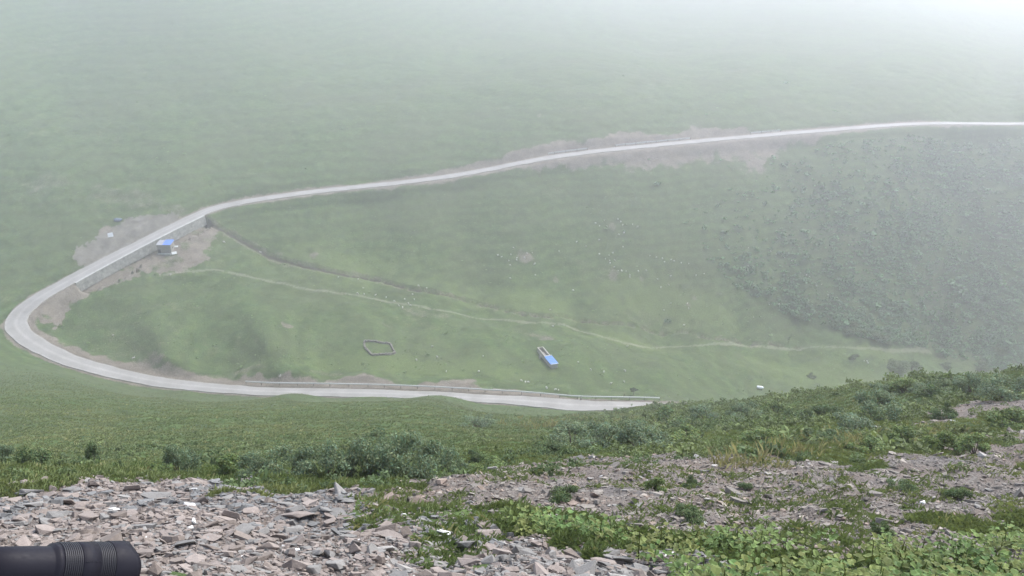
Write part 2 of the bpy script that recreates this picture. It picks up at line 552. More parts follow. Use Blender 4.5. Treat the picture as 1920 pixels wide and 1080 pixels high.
# the yard round the hut and the pad above the road
yard = poly_xy([(55,600),(95,560),(140,535),(230,490),(300,450),(375,408),(410,428),(412,440),(385,470),(390,492),(340,508),(280,512),(225,530),(170,552),(130,575),(110,615)], 150)
dirt = np.maximum(dirt, .95 * poly_mask(yard, 1.6) * (0.55 + .45 * sstep(.35, .55, jag2)))
pad = poly_xy([(138,485),(140,470),(190,440),(235,412),(270,405),(320,402),(345,405),(300,432),(230,465),(165,500),(150,500)], 150)
pm = poly_mask(pad, .8)
gravel = np.maximum(gravel, pm)
dirt = np.maximum(dirt, blob(205, 437, 26, 9))
for b in ((985,481,18,9),(1150,515,16,8),(1147,425,9,5),(1204,523,7,4),(1043,525,6,4),(1010,630,42,6),(1030,636,26,4),(775,585,45,7),(830,592,60,5),
          (540,610,20,5),(300,672,18,4),(285,668,14,5),(250,375,70,14),(330,395,60,8),(90,345,60,18),(200,360,40,10),(590,478,14,5),(330,740,5,2),
          (1010,217,6,4),(1300,560,9,4),(1290,570,6,4),(450,700,60,6),(400,705,50,5),(620,705,90,4),(230,785,24,5)):
    dirt = np.maximum(dirt, (.62 if b[2] < 40 else .42) * blob(*b))
dirt = np.maximum(dirt, .28 * sstep(.58, .72, fbm(GX / 30, GY / 14, 77, 4)) * (GY > 120))
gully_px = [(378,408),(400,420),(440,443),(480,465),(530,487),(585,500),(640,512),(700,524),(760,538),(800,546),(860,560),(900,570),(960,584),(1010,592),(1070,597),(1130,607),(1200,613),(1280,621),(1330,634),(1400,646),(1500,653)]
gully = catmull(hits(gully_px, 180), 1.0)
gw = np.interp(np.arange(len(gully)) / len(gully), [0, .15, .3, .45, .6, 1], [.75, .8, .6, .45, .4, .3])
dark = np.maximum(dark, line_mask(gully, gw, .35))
path_px = [(300,516),(345,510),(378,508),(405,506),(430,511),(520,530),(600,545),(680,556),(740,568),(800,578),(860,588),(940,600),(990,605),(1040,607),(1065,612),(1110,626),(1160,640),(1195,648),(1245,651)]
path2_px = [(1245,651),(1300,648),(1360,645),(1400,648),(1440,652),(1490,655),(1520,651),(1600,653),(1680,658),(1745,661)]
gully2_px = [(985,312),(1010,330),(1035,352),(1060,375)]
trail = catmull(hits(path_px, 180), 1.0); trail2 = catmull(hits(path2_px, 150), 1.0)
path = np.maximum(line_mask(trail, .6, .2), line_mask(trail2, .6, .3))
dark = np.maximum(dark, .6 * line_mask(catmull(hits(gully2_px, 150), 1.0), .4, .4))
dirt = np.maximum(dirt, .45 * line_mask(gully, gw * 3.2, 1.6))
# grass that is lush and yellow-green, and grass that is dull
lush = np.zeros_like(GX)
for b in ((1550,705,170,22),(1450,690,90,12),(1180,640,120,10),(960,560,160,16),(760,690,280,20),(1700,690,160,10),(650,500,160,25),(1250,570,160,25)):
    lush = np.maximum(lush, blob(*b, jit=.9))
lush = np.maximum(lush, (GY < 30) * sstep(.4, .6, gp) * .7)
# the gully is really cut into the hillside
d = line_mask(gully, gw * 1.3, .3, .4)
GZ = GZ - .9 * d * (GY > 150)
# banks beyond the lower road
GZ = GZ + np.where(lowr & road_in & (uu > 420) & (uu < 1070), .9 * sstep(4, 7, road_d) * (1 - sstep(8, 13, road_d)) * jag * 1.6, 0)

idx = np.arange(NA * NL).reshape(NL, NA)
faces = np.stack([idx[:-1, :-1], idx[:-1, 1:], idx[1:, 1:], idx[1:, :-1]], -1).reshape(-1, 4)
gm = mesh_arrays('ground', np.stack([GX, GY, GZ], -1).reshape(-1, 3), faces, None, True)
for nm, arr in (('dirt', dirt), ('rubble', rub), ('gravel', gravel), ('path', path), ('dark', dark), ('lush', lush)):
    a_ = gm.attributes.new(nm, 'FLOAT', 'POINT')
    a_.data.foreach_set('value', np.clip(arr, 0, 1).astype(np.float32).ravel())

GM, nt, b = new_mat('hillside')
n_big = pos_noise(nt, .035, 5, .6); n_mid = pos_noise(nt, .35, 5, .7); n_fine = pos_noise(nt, 2.2, 5, .75); n_near = pos_noise(nt, 14, 5, .75)
g1 = ramp(nt, n_mid, [(.3, (.039, .070, .025)), (.52, (.060, .092, .031)), (.72, (.086, .110, .042))])
g2 = ramp(nt, n_fine, [(.3, .62), (.5, 1.0), (.7, 1.35)])
grass = mix(nt, 1.0, g1, g2, 'MULTIPLY')
grass = mix(nt, 1.0, grass, ramp(nt, pos_noise(nt, .75, 6, .75), [(.32, .66), (.5, 1.0), (.68, 1.3)]), 'MULTIPLY')
wv = N(nt, 'ShaderNodeTexWave', wave_type='BANDS', bands_direction='Z')                        # faint trails grazed along the contours
wv.inputs['Scale'].default_value = .16; wv.inputs['Distortion'].default_value = 7; wv.inputs['Detail'].default_value = 4
wv.inputs['Detail Scale'].default_value = .35; wv.inputs['Detail Roughness'].default_value = .65
nt.links.new(N(nt, 'ShaderNodeNewGeometry').outputs['Position'], wv.inputs['Vector'])
grass = mix(nt, 1.0, grass, ramp(nt, wv.outputs['Fac'], [(.15, .84), (.5, 1.0), (.9, 1.08)]), 'MULTIPLY')
grass = mix(nt, ramp(nt, n_big, [(.4, 0.0), (.65, .45)]), grass, (.075, .085, .045))
grass = mix(nt, mathn(nt, 'MULTIPLY', attr(nt, 'lush'), .6), grass, mix(nt, 1.0, (.095, .128, .044), g2, 'MULTIPLY'))
soil = mix(nt, 1.0, ramp(nt, n_mid, [(.3, (.108, .093, .074)), (.7, (.195, .17, .138))]), ramp(nt, n_fine, [(.3, .66), (.7, 1.3)]), 'MULTIPLY')
def edge(name, lo=.3, hi=.62):
    a_ = mathn(nt, 'ADD', attr(nt, name), mathn(nt, 'MULTIPLY', mathn(nt, 'SUBTRACT', mathn(nt, 'ADD', n_fine, n_mid), 1.0), .75))
    mr = N(nt, 'ShaderNodeMapRange'); mr.interpolation_type = 'SMOOTHSTEP'
    mr.inputs[1].default_value = lo; mr.inputs[2].default_value = hi
    nt.links.new(a_, mr.inputs[0])
    return mr.outputs[0]
col = mix(nt, edge('dirt', .25, .8), grass, soil)
col = mix(nt, edge('gravel', .3, .7), col, mix(nt, 1.0, (.155, .145, .122), ramp(nt, n_mid, [(.3, .6), (.7, 1.3)]), 'MULTIPLY'))
col = mix(nt, mathn(nt, 'MULTIPLY', edge('path', .25, .8), .34), col, (.29, .27, .215))
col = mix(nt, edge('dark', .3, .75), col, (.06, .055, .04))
rubc = mix(nt, 1.0, ramp(nt, n_near, [(.3, (.105, .096, .086)), (.55, (.165, .15, .134)), (.75, (.23, .21, .188))]), ramp(nt, n_mid, [(.3, (.85, .88, .95)), (.7, (1.15, 1.0, .9))]), 'MULTIPLY')
col = mix(nt, edge('rubble', .35, .6), col, rubc)
nt.links.new(col, b.inputs['Base Color'])
b.inputs['Roughness'].default_value = .95
b.inputs['Specular IOR Level'].default_value = .1
hgt = mathn(nt, 'ADD', mathn(nt, 'MULTIPLY', n_fine, .35), mathn(nt, 'MULTIPLY', n_near, .12))
bump(nt, b, hgt, .9, .6)
tag(link('ground', gm, None, GM), kind='structure')

# the ledge the photograph is taken from
bm = bmesh.new()
lv_ = [bm.verts.new(q) for q in ((-9, -9, -1.63), (9, -9, -1.63), (9, 1.5, -1.63), (6, 1.0, -1.625), (-6, 1.0, -1.625), (-9, 1.5, -1.63))]
lf_ = bm.faces.new(lv_)
ex_ = bmesh.ops.extrude_face_region(bm, geom=[lf_])
bmesh.ops.translate(bm, vec=(0, 0, -12), verts=[g for g in ex_['geom'] if isinstance(g, bmesh.types.BMVert)])
bmesh.ops.recalc_face_normals(bm, faces=bm.faces)
lm = bpy.data.meshes.new('ledge'); bm.to_mesh(lm); bm.free()
tag(link('ledge', lm, None, simple_mat('packed_gravel', (.2, .19, .175), .95, .3, 9, False, .6)), kind='structure')

# ------------------------------------------------------------------ road
def ribbon(name, P, nrm, offs, zoff, mat):
    """offs: list of (offset array, height) across the road"""
    cols = []
    for o, h in offs:
        o = np.broadcast_to(o, (len(P),))
        cols.append(np.concatenate([P[:, :2] + nrm * o[:, None], (P[:, 2] + h + zoff)[:, None]], 1))
    V = np.stack(cols, 1); k = len(offs); n = len(P)
    ii = np.arange(n * k).reshape(n, k)
    f = np.stack([ii[:-1, :-1], ii[:-1, 1:], ii[1:, 1:], ii[1:, :-1]], -1).reshape(-1, 4)
    return link(name, mesh_arrays(name, V.reshape(-1, 3), f, None, False), None, mat)
RM, nt, b = new_mat('concrete_road')
c1 = ramp(nt, pos_noise(nt, .25, 5, .6), [(.3, (.225, .215, .198)), (.7, (.31, .30, .28))])
c2 = ramp(nt, pos_noise(nt, 2.5, 5, .7), [(.25, .76), (.75, 1.12)])
lane = attr(nt, 'lane')
base_c = mix(nt, 1.0, c1, c2, 'MULTIPLY')
trk = N(nt, 'ShaderNodeMapRange'); trk.inputs[1].default_value = .25; trk.inputs[2].default_value = .45
nt.links.new(mathn(nt, 'ABSOLUTE', mathn(nt, 'SUBTRACT', lane, .5)), trk.inputs[0])
base_c = mix(nt, 1.0, base_c, ramp(nt, trk.outputs[0], [(0, .86), (1, 1.06)]), 'MULTIPLY')       # two worn wheel tracks
vg = N(nt, 'ShaderNodeMapRange'); vg.inputs[1].default_value = .9; vg.inputs[2].default_value = 1.25
nt.links.new(mathn(nt, 'ADD', lane, mathn(nt, 'MULTIPLY', mathn(nt, 'SUBTRACT', pos_noise(nt, .6, 5, .7), .5), 1.1)), vg.inputs[0])
base_c = mix(nt, vg.outputs[0], base_c, (.17, .15, .12))                                         # soil washed over the verges
nt.links.new(base_c, b.inputs['Base Color'])
b.inputs['Roughness'].default_value = .85
er = (fbm(np.arange(len(road)) / 5.0, np.zeros(len(road)), 81, 3) - .5) * .5
rd_o = ribbon('road', road, rn, [(-hw - .15 + er, -.45), (-hw + er, 0.0), (0 * hw, .05), (hw + er[::-1], 0.0), (hw + .15 + er[::-1], -.45)], 0.0, RM)
la = rd_o.data.attributes.new('lane', 'FLOAT', 'POINT')
la.data.foreach_set('value', np.tile(np.array([1.2, 1, 0, 1, 1.2], np.float32), len(road)))
tag(rd_o, kind='structure')
rw = -1 if inside > 0 else 1
def beside(i, off, h=0.0):
    """point beside road sample i, positive towards the valley"""
    s = inside * off
    return Vector((road[i, 0] + rn[i, 0] * s, road[i, 1] + rn[i, 1] * s, road[i, 2] + h))
def road_at(u, lower):
    k = np.where((np.arange(len(road)) > i_hair) if lower else (np.arange(len(road)) <= i_hair))[0]
    return int(k[np.argmin(abs(ru[k] - u))])

def add_box(bm, c, s, rot=None, bev=0.0):
    r = bmesh.ops.create_cube(bm, size=1.0)
    vs_ = r['verts']
    bmesh.ops.scale(bm, vec=s, verts=vs_)
    if bev:
        ed = list({e for v_ in vs_ for e in v_.link_edges})
        g = bmesh.ops.bevel(bm, geom=ed, offset=bev, segments=2, affect='EDGES')
        vs_ = [x for x in g['verts']] + [x for x in vs_ if x.is_valid]
        vs_ = list(set(vs_))
    if rot: bmesh.ops.rotate(bm, cent=(0, 0, 0), matrix=rot, verts=vs_)
    bmesh.ops.translate(bm, vec=c, verts=vs_)
    return vs_

def add_tube(bm, P, rads, seg=8):
    rings = []
    P = [Vector(p) for p in P]
    for i, p in enumerate(P):
        t = (P[min(i + 1, len(P) - 1)] - P[max(i - 1, 0)]).normalized()
        q = t.to_track_quat('Z', 'Y')
        r = rads[i] if isinstance(rads, (list, tuple)) else rads
        rings.append([bm.verts.new(p + q @ Vector((r * math.cos(a), r * math.sin(a), 0))) for a in [2 * math.pi * k / seg for k in range(seg)]])
    for a, b_ in zip(rings, rings[1:]):
        for k in range(seg): bm.faces.new((a[k], a[(k + 1) % seg], b_[(k + 1) % seg], b_[k]))
    bm.faces.new(rings[0][::-1]); bm.faces.new(rings[-1])

def obj(name, bm, mat, parent=None, smooth=False):
    me = bpy.data.meshes.new(name)
    bmesh.ops.recalc_face_normals(bm, faces=bm.faces)
    bm.to_mesh(me); bm.free()
    if smooth: me.polygons.foreach_set('use_smooth', [True] * len(me.polygons))
    return link(name, me, parent, mat)

def copy_thing(o):
    c = o.copy(); C.objects.link(c)
    for ch in o.children:
        k = ch.copy(); C.objects.link(k); k.parent = c
        for g in ch.children:
            j = g.copy(); C.objects.link(j); j.parent = k
    return c

# ------------------------------------------------------------------ guard rail on the lower road
WHITE = simple_mat('white_rail_paint', (.45, .46, .45), .5, .08, 3)
DARKS = simple_mat('dark_weathered_wood', (.06, .05, .045), .9, .3, 8)
CONC = simple_mat('weathered_concrete', (.36, .36, .335), .9, .22, 1.2, False, .4, .05)
def rail_thing(u0, u1, lower, off, label, h0=.52, h1=.84, step=4, group=None):
    i0, i1 = sorted((road_at(u0, lower), road_at(u1, lower)))
    ks = list(range(i0, i1 + 1, 2))
    base = beside(ks[0], off)
    root = empty('guardrail', base)
    tag(root, label, 'guardrail', group)
    bm = bmesh.new(); prev = None
    prof = [(-.05, h0), (.03, h0 + .07), (-.05, (h0 + h1) / 2), (.03, h1 - .07), (-.05, h1), (-.13, h1), (-.13, h0)]
    for k in ks:
        ring = [bm.verts.new(beside(k, off - a, hh) - base) for a, hh in prof]
        if prev:
            for j in range(len(prof)): bm.faces.new((prev[j], prev[(j + 1) % len(prof)], ring[(j + 1) % len(prof)], ring[j]))
        else: bm.faces.new(ring)
        prev = ring
    bm.faces.new(prev[::-1])
    obj('rail', bm, WHITE, root)
    acc = 0; pp = None
    bm = bmesh.new(); add_box(bm, (0, 0, 0), (.13, .13, 1.3), None, .01)
    me = None
    last = None
    for k in range(i0, i1 + 1):
        p = beside(k, off + .2)
        if last is None or (p - last).length > step:
            last = p
            if me is None:
                o = obj('post', bm, DARKS, root); me = o.data
            else: o = link('post', me, root)
            o.location = p - base + Vector((0, 0, .15))
    return root
rail_thing(452, 1245, True, 2.95, 'long white guardrail running along the valley edge of the lower road')
rail_thing(1032, 1106, False, -2.9, 'short pale guardrail on the uphill edge of the upper road, below the first bare cut', .35, .8)
rail_thing(1158, 1300, False, -2.9, 'pale guardrail on the uphill edge of the upper road, below the jagged bare cuts', .35, .8)
rail_thing(1412, 1470, False, -2.9, 'faint pale guardrail in the mist on the uphill edge of the far upper road', .35, .8)

# dark marker post at the rail
k = road_at(1095, True)
p = beside(k, 2.45)
bm = bmesh.new()
add_tube(bm, [(0, 0, -.3), (0, 0, .75), (0, 0, .95), (0, 0, 1.0)], [.13, .12, .11, .05], 10)
root = empty('marker_post', p); tag(root, 'short dark post standing on the road in front of the long white guardrail', 'post')
obj('post_shaft', bm, DARKS, root)
bm = bmesh.new(); add_tube(bm, [(0, 0, .62), (0, 0, .74)], .135, 10); obj('band', bm, CONC, root)

# ------------------------------------------------------------------ retaining wall under the upper road
ks = np.where(wall_on)[0]
bm = bmesh.new(); prev = None
base = beside(int(ks[len(ks) // 2]), 3.2, -3)
for j, k in enumerate(ks[::2]):
    t = j / (len(ks[::2]) - 1)
    hgt_ = 2.2
    o0 = hw[k] + .75
    sec = [(o0 - .3, .12), (o0 + .3, .12), (o0 + .75, -hgt_ - .5), (o0 - .3, -hgt_ - .5)]
    ring = [bm.verts.new(beside(int(k), a, hh) - base) for a, hh in sec]
    if prev:
        for q in range(4): bm.faces.new((prev[q], prev[(q + 1) % 4], ring[(q + 1) % 4], ring[q]))
    else: bm.faces.new(ring)
    prev = ring
bm.faces.new(prev[::-1])
root = empty('retaining_wall', base); tag(root, 'long grey concrete retaining wall under the upper road beside the hut', 'wall')
WALLM = simple_mat('wall_stone', (.25, .245, .215), .92, .45, 1.1, False, .9, .12)
obj('wall_face', bm, WALLM, root)
bm = bmesh.new(); prev = None
for k in ks[::2]:
    o0 = hw[k] + .75
    sec = [(o0 - .33, .123), (o0 - .33, .3), (o0 + .33, .3), (o0 + .33, .123)]
    ring = [bm.verts.new(beside(int(k), a, hh) - base) for a, hh in sec]
    if prev:
        for q in range(4): bm.faces.new((prev[q], prev[(q + 1) % 4], ring[(q + 1) % 4], ring[q]))
    else: bm.faces.new(ring)
    prev = ring
bm.faces.new(prev[::-1])
obj('coping', bm, CONC, root)

# ------------------------------------------------------------------ hut with a blue roof
BLUE = simple_mat('blue_sheet', (.075, .165, .48), .45, .18, 1.5)
TAN = simple_mat('mud_plaster', (.22, .205, .175), .95, .22, 2.2, True, .5, .05)
GREYT = simple_mat('grey_tarpaulin', (.25, .25, .265), .7, .15, 1.5)
PALE = simple_mat('pale_board', (.5, .51, .5), .7, .1, 2)
HOLE = simple_mat('dark_opening', (.02, .02, .022), .9, .1, 3)
hp = hit(309, 476, 150)
hyaw = R(1)
root = empty('stone_hut', hp, hyaw)
tag(root, 'small square grey-brown hut with a partly blue roof below the upper road', 'hut')
hw_, hd_, hh_ = 4.1, 3.3, 2.85
bm = bmesh.new(); add_box(bm, (0, hd_ / 2, hh_ / 2 - .5), (hw_, hd_, hh_ + 1.0), None, .04)
for v_ in bm.verts:
    v_.co.x += .04 * math.sin(v_.co.z * 5); 
obj('wall', bm, TAN, root)
bm = bmesh.new(); vv = add_box(bm, (0, hd_ / 2, hh_ + .09), (hw_ + .35, hd_ + .3, .14), Matrix.Rotation(R(4), 3, 'X'), .03)
rf = obj('roof', bm, GREYT, root)
bm = bmesh.new(); add_box(bm, (.95, hd_ / 2, hh_ + .20), (2.5, hd_ + .36, .06), Matrix.Rotation(R(4), 3, 'X'), .02)
for sx in (-.1, .6, 1.3, 2.0): add_box(bm, (sx, hd_ / 2, hh_ + .25), (.07, hd_ + .3, .06), Matrix.Rotation(R(4), 3, 'X'))
t_ = obj('blue_cover', bm, BLUE, rf); t_['label'] = 'bright blue sheet over the right part of the roof'
bm = bmesh.new(); add_box(bm, (-1.45, -.02, .7), (.85, .12, 1.4), None, .01); obj('door', bm, HOLE, root)
bm = bmesh.new(); add_box(bm, (hw_ / 2 + .01, hd_ * .45, 1.4), (.1, .7, .6), None, .01); wd = obj('window', bm, HOLE, root)
bm = bmesh.new(); add_box(bm, (hw_ / 2 + .04, hd_ * .45, 1.08), (.16, .9, .08)); obj('sill', bm, CONC, wd)
bm = bmesh.new(); add_box(bm, (0, -.35, -.1), (hw_ * .95, .45, .5), None, .05); st = obj('doorstep', bm, CONC, root)

def leaning(name, u, v, size, rx, rz, mat, label, cat, ymin=200, lift=0.0, frame=None):
    p = hit(u, v, ymin)
    root = empty(name, p, rz); tag(root, label, cat)
    bm = bmesh.new(); add_box(bm, (0, 0, size[2] / 2 + lift), size, Matrix.Rotation(rx, 3, 'X'), .02)
    obj('panel', bm, mat, root)
    for sx in (-1, 1):
        bm = bmesh.new(); add_tube(bm, [(sx * size[0] * .45, .08, -.3), (sx * size[0] * .45, .08 + .1 * math.sin(-rx), size[2] * math.cos(rx) * .96 + lift)], .04, 6)
        obj('support', bm, frame or DARKS, root)
    return root
leaning('loose_board', 327, 477, (1.5, .06, .9), R(-50), R(25), PALE, 'bright white board lying at the right corner of the hut', 'board')
leaning('loose_board', 331, 464, (1.1, .06, .6), R(-60), R(10), PALE, 'smaller pale board leaning behind the right side of the hut', 'board')
pk = hit(282, 476, 150)
bm = bmesh.new(); add_tube(bm, [(0, 0, -.3), (.25, .1, 1.2), (.5, .2, 2.6)], [.06, .055, .045], 8)
o = obj('wooden_pole', bm, simple_mat('pale_wood', (.38, .34, .27), .85, .2, 6)); o.location = pk
tag(o, 'thin pale pole leaning towards the left wall of the hut', 'pole')
# white sign on the gravel pad above the road
leaning('sign_panel', 208, 446, (1.55, .07, 1.35), R(-12), R(30), simple_mat('white_sign', (.8, .8, .8), .5, .03, 2), 'white square sign panel on the gravel pad above the upper road', 'sign', lift=.25)
p = hit(221, 414, 150)
bm = bmesh.new()
bmesh.ops.create_icosphere(bm, subdivisions=3, radius=1.0)
for v_ in bm.verts:
    f_ = .75 + .5 * float(fbm(np.array(v_.co.x * 2 + 5), np.array(v_.co.y * 2 + v_.co.z), 3, 3))
    v_.co = Vector((v_.co.x * 1.3, v_.co.y * .7, v_.co.z * .6)) * f_
o = obj('covered_heap', bm, simple_mat('dull_blue_sheet', (.10, .13, .2), .8, .25, 3)); o.location = p + np.array([0, 0, .2])
tag(o, 'low dull blue-grey heap at the top edge of the bare bank behind the white sign', 'heap')

# ------------------------------------------------------------------ roofless shed with a blue-roofed half
A_, B_ = hit(1008, 660, 150), hit(1035, 693, 150)
A2_ = hit(1025, 661, 150)
ax = (B_ - A_); length = float(np.linalg.norm(ax[:2])); yaw = math.atan2(ax[1], ax[0])
mid_ = (A_ + B_) / 2 + np.array([.7, .6, 0])
wid = 1.75
root = empty('shed', mid_, yaw)
tag(root, 'long low shed, far half an open pale frame, near half roofed bright blue', 'shed')
PALEW = simple_mat('pale_wall_top', (.33, .31, .27), .9, .2, 3, True, .4, .04)
za, zb = float(ground(A_[0], A_[1]) - mid_[2]), float(ground(B_[0], B_[1]) - mid_[2])
slope = (zb - za) / length
def sbox(bm, x0, x1, y0, y1, z0, z1, bev=.02):
    vv = add_box(bm, ((x0 + x1) / 2, (y0 + y1) / 2, (z0 + z1) / 2), (x1 - x0, y1 - y0, z1 - z0), None, bev)
    for v_ in vv: v_.co.z += slope * v_.co.x
Lh = length / 2
split = Lh * .12
for y0, y1, nm in ((-wid / 2, -wid / 2 + .3, 'side_wall'), (wid / 2 - .3, wid / 2, 'side_wall')):
    bm = bmesh.new(); sbox(bm, -Lh, Lh, y0, y1, -.6, 1.25); obj(nm, bm, PALEW, root)
bm = bmesh.new(); sbox(bm, -Lh, -Lh + .3, -wid / 2 + .303, wid / 2 - .303, -.6, 1.2); obj('end_wall', bm, PALEW, root)
bm = bmesh.new(); sbox(bm, Lh - .3, Lh, -wid / 2 + .303, wid / 2 - .303, -.6, 1.2); obj('end_wall', bm, CONC, root)
bm = bmesh.new(); sbox(bm, split, split + .25, -wid / 2 + .303, wid / 2 - .303, -.6, 1.2); obj('partition', bm, DARKS, root)
bm = bmesh.new(); sbox(bm, -Lh * .62, split - .5, wid / 2 - .95, wid / 2 - .75, -.5, .7); obj('feed_rail', bm, PALEW, root)
bm = bmesh.new(); sbox(bm, -Lh + .31, split - .01, -wid / 2 + .31, wid / 2 - .31, -.5, .12, 0)
obj('trodden_floor', bm, simple_mat('trodden_soil', (.12, .095, .085), .95, .3, 3), root)
bm = bmesh.new(); sbox(bm, split - .15, Lh + .2, -wid / 2 - .2, wid / 2 + .2, 1.27, 1.37)
for q in np.linspace(split + .6, Lh - .4, 5): sbox(bm, q, q + .06, -wid / 2 - .2, wid / 2 + .2, 1.373, 1.43, 0)
rf = obj('roof', bm, simple_mat('blue_roof_sheet', (.10, .22, .55), .5, .12, 1.2), root)
bm = bmesh.new(); sbox(bm, split - .2, split + .1, -wid / 2 - .22, wid / 2 + .22, 1.375, 1.5); obj('ridge_trim', bm, PALE, rf)
bm = bmesh.new(); sbox(bm, Lh + .0, Lh + .26, -wid / 2 - .22, wid / 2 + .22, 1.375, 1.47); obj('eaves_trim', bm, PALE, rf)
bm = bmesh.new(); add_box(bm, (0, 0, .45), (.12, .9, 1.4), None, .02)
p = hit(1012, 673, 150); o = obj('leaning_board', bm, PALEW); o.location = p; o.rotation_euler = (0, R(12), yaw + R(90))
tag(o, 'short pale upright board just left of the open half of the long shed', 'board')

# ------------------------------------------------------------------ old stone pen
pen_px = [(683,641),(700,641),(715,644),(731,646),(736,655),(740,663),(725,665),(706,666),(697,666),(692,661),(687,655),(684,650)]
pen = catmull(np.array(list(hits(pen_px, 150)) + [hits([pen_px[0]], 150)[0]]), .22)
pen = smooth(pen, 1)
base = pen.mean(0)
bm = bmesh.new(); rings = []
m_ = len(pen) - 1
for i in range(m_):
    t = pen[(i + 1) % m_] - pen[i - 1]; t[2] = 0; t = t / np.linalg.norm(t)
    nn = np.array([t[1], -t[0], 0])
    frac = i / m_
    h_ = (.36 + .36 * vnoise(np.array(i * .55), np.array(0.0), 91))
    if frac > .84: h_ *= .35 + .8 * vnoise(np.array(i * .8), np.array(3.0), 92)
    w_ = .22 + .08 * vnoise(np.array(i * .7), np.array(1.0), 93)
    p = pen[i] - base; g0 = ground(pen[i, 0], pen[i, 1]) - base[2]
    off = nn * .08 * (vnoise(np.array(i * .9), np.array(2.0), 94) - .5)
    rings.append([bm.verts.new(Vector(p + off + nn * a_ * w_ ) * 1 + Vector((0, 0, float(g0 - p[2] + z_)))) for a_, z_ in ((-1.15, -.4), (-.8, h_ * .9), (0, h_), (.8, h_ * .9), (1.15, -.4))])
for i in range(m_):
    a_, b_ = rings[i], rings[(i + 1) % m_]
    for q in range(4): bm.faces.new((a_[q], a_[q + 1], b_[q + 1], b_[q]))
o = obj('stone_pen', bm, simple_mat('dry_stone', (.16, .145, .13), .95, .55, 3.5, True, .9, .1)); o.location = base
tag(o, 'roofless pen of low dry-stone walls on the grass, its left side broken down', 'pen')

# ------------------------------------------------------------------ white tank on the valley floor
p = hit(1425, 730, 150)
root = empty('water_tank', p, R(-14))
tag(root, 'small bright white tank lying alone on the green valley floor near the spur', 'tank')
bm = bmesh.new()
xs = [(-.95, .30), (-.9, .40), (-.8, .44), (.35, .44), (.55, .42), (.8, .30), (.95, .16)]
add_tube(bm, [(x, 0, .62) for x, r in xs], [r for x, r in xs], 20)
tk = obj('tank_body', bm, simple_mat('white_enamel', (.9, .9, .91), .35, .03, 2), root, True)
bm = bmesh.new(); add_tube(bm, [(-.2, 0, 1.04), (-.2, 0, 1.13)], .14, 12); obj('filler_cap', bm, CONC, tk)
for sx in (-.6, .4):
    bm = bmesh.new(); add_box(bm, (sx, 0, .1), (.14, .75, .45), None, .02); obj('cradle', bm, DARKS, root)

# ------------------------------------------------------------------ shrubs and trees
def leaf_cloud(n, clumps, spread, leaf, aspect=.45, flatten=.7, up=.35):
    """n leaf-sized quads gathered in clumps; returns V, F, tone"""
    cen = np.array(clumps)
    k = rng.integers(0, len(cen), n)
    d = rng.normal(size=(n, 3)); d /= np.linalg.norm(d, axis=1, keepdims=True)
    r = rng.random(n) ** .45
    P = cen[k, :3] + d * (r * cen[k, 3])[:, None] * np.array([1, 1, flatten])
    nrm = d * .7 + rng.normal(size=(n, 3)) * .6 + np.array([0, 0, up]); nrm /= np.linalg.norm(nrm, axis=1, keepdims=True)
    t = np.cross(nrm, rng.normal(size=(n, 3))); t /= np.linalg.norm(t, axis=1, keepdims=True)
    bt = np.cross(nrm, t)
    L = leaf * (.6 + .8 * rng.random(n))
    a = t * L[:, None]; b_ = bt * (L * aspect)[:, None]
    V = np.stack([P - a, P - a * .1 + b_, P + a, P - a * .1 - b_], 1).reshape(-1, 3)
    Fc = np.arange(4 * n).reshape(n, 4)
    tone = np.repeat(.65 + .7 * rng.random(n), 4) * np.repeat((.8 + .4 * rng.random(len(cen)))[k], 4)
    return V, Fc, tone

def make_bush(kind, seed):
    r = random.Random(seed)
    cl = []
    nC = {'willow': 16, 'dark': 12, 'low': 14, 'tall': 13}[kind]
    for i in range(nC):
        a = r.uniform(0, 6.28); q = math.sqrt(r.random()) * .78
        if kind == 'tall': x, y, z = q * .6 * math.cos(a), q * .6 * math.sin(a), r.uniform(.15, 1.05)
        else: x, y, z = q * math.cos(a), q * math.sin(a), r.uniform(.18, .92) * (1.05 - .55 * q)
        cl.append((x, y, z, r.uniform(.2, .36)))
    base_c = {'willow': (.135, .188, .105), 'dark': (.092, .138, .056), 'low': (.125, .18, .06), 'tall': (.085, .125, .055)}[kind]
    lf = {'willow': .045, 'dark': .042, 'low': .05, 'tall': .045}[kind]
    V, Fc, tn = leaf_cloud(4600, cl, 1, lf * .95, .36 if kind == 'willow' else .55)
    hue = rng.random(len(tn) // 4).repeat(4)
    col_ = np.array(base_c)[None] * tn[:, None] * np.stack([.85 + .4 * hue, np.ones_like(hue), .9 + .3 * (1 - hue)], -1)
    fol = mesh_arrays('foliage', V, Fc, col_)
    fol.materials.append(LEAF)
    bm = bmesh.new()
    for c in cl[:9]:
        add_tube(bm, [(r.uniform(-.06, .06), r.uniform(-.06, .06), -.25), (c[0] * .45, c[1] * .45, c[2] * .55), (c[0], c[1], c[2] + .08)], [.028, .018, .007], 5)
    me = bpy.data.meshes.new('stem'); bm.to_mesh(me); bm.free(); me.materials.append(BARK)
    return fol, me
BUSH = {k: [make_bush(k, 7 * i + j) for j in range(3)] for i, k in enumerate(('willow', 'dark', 'low', 'tall'))}

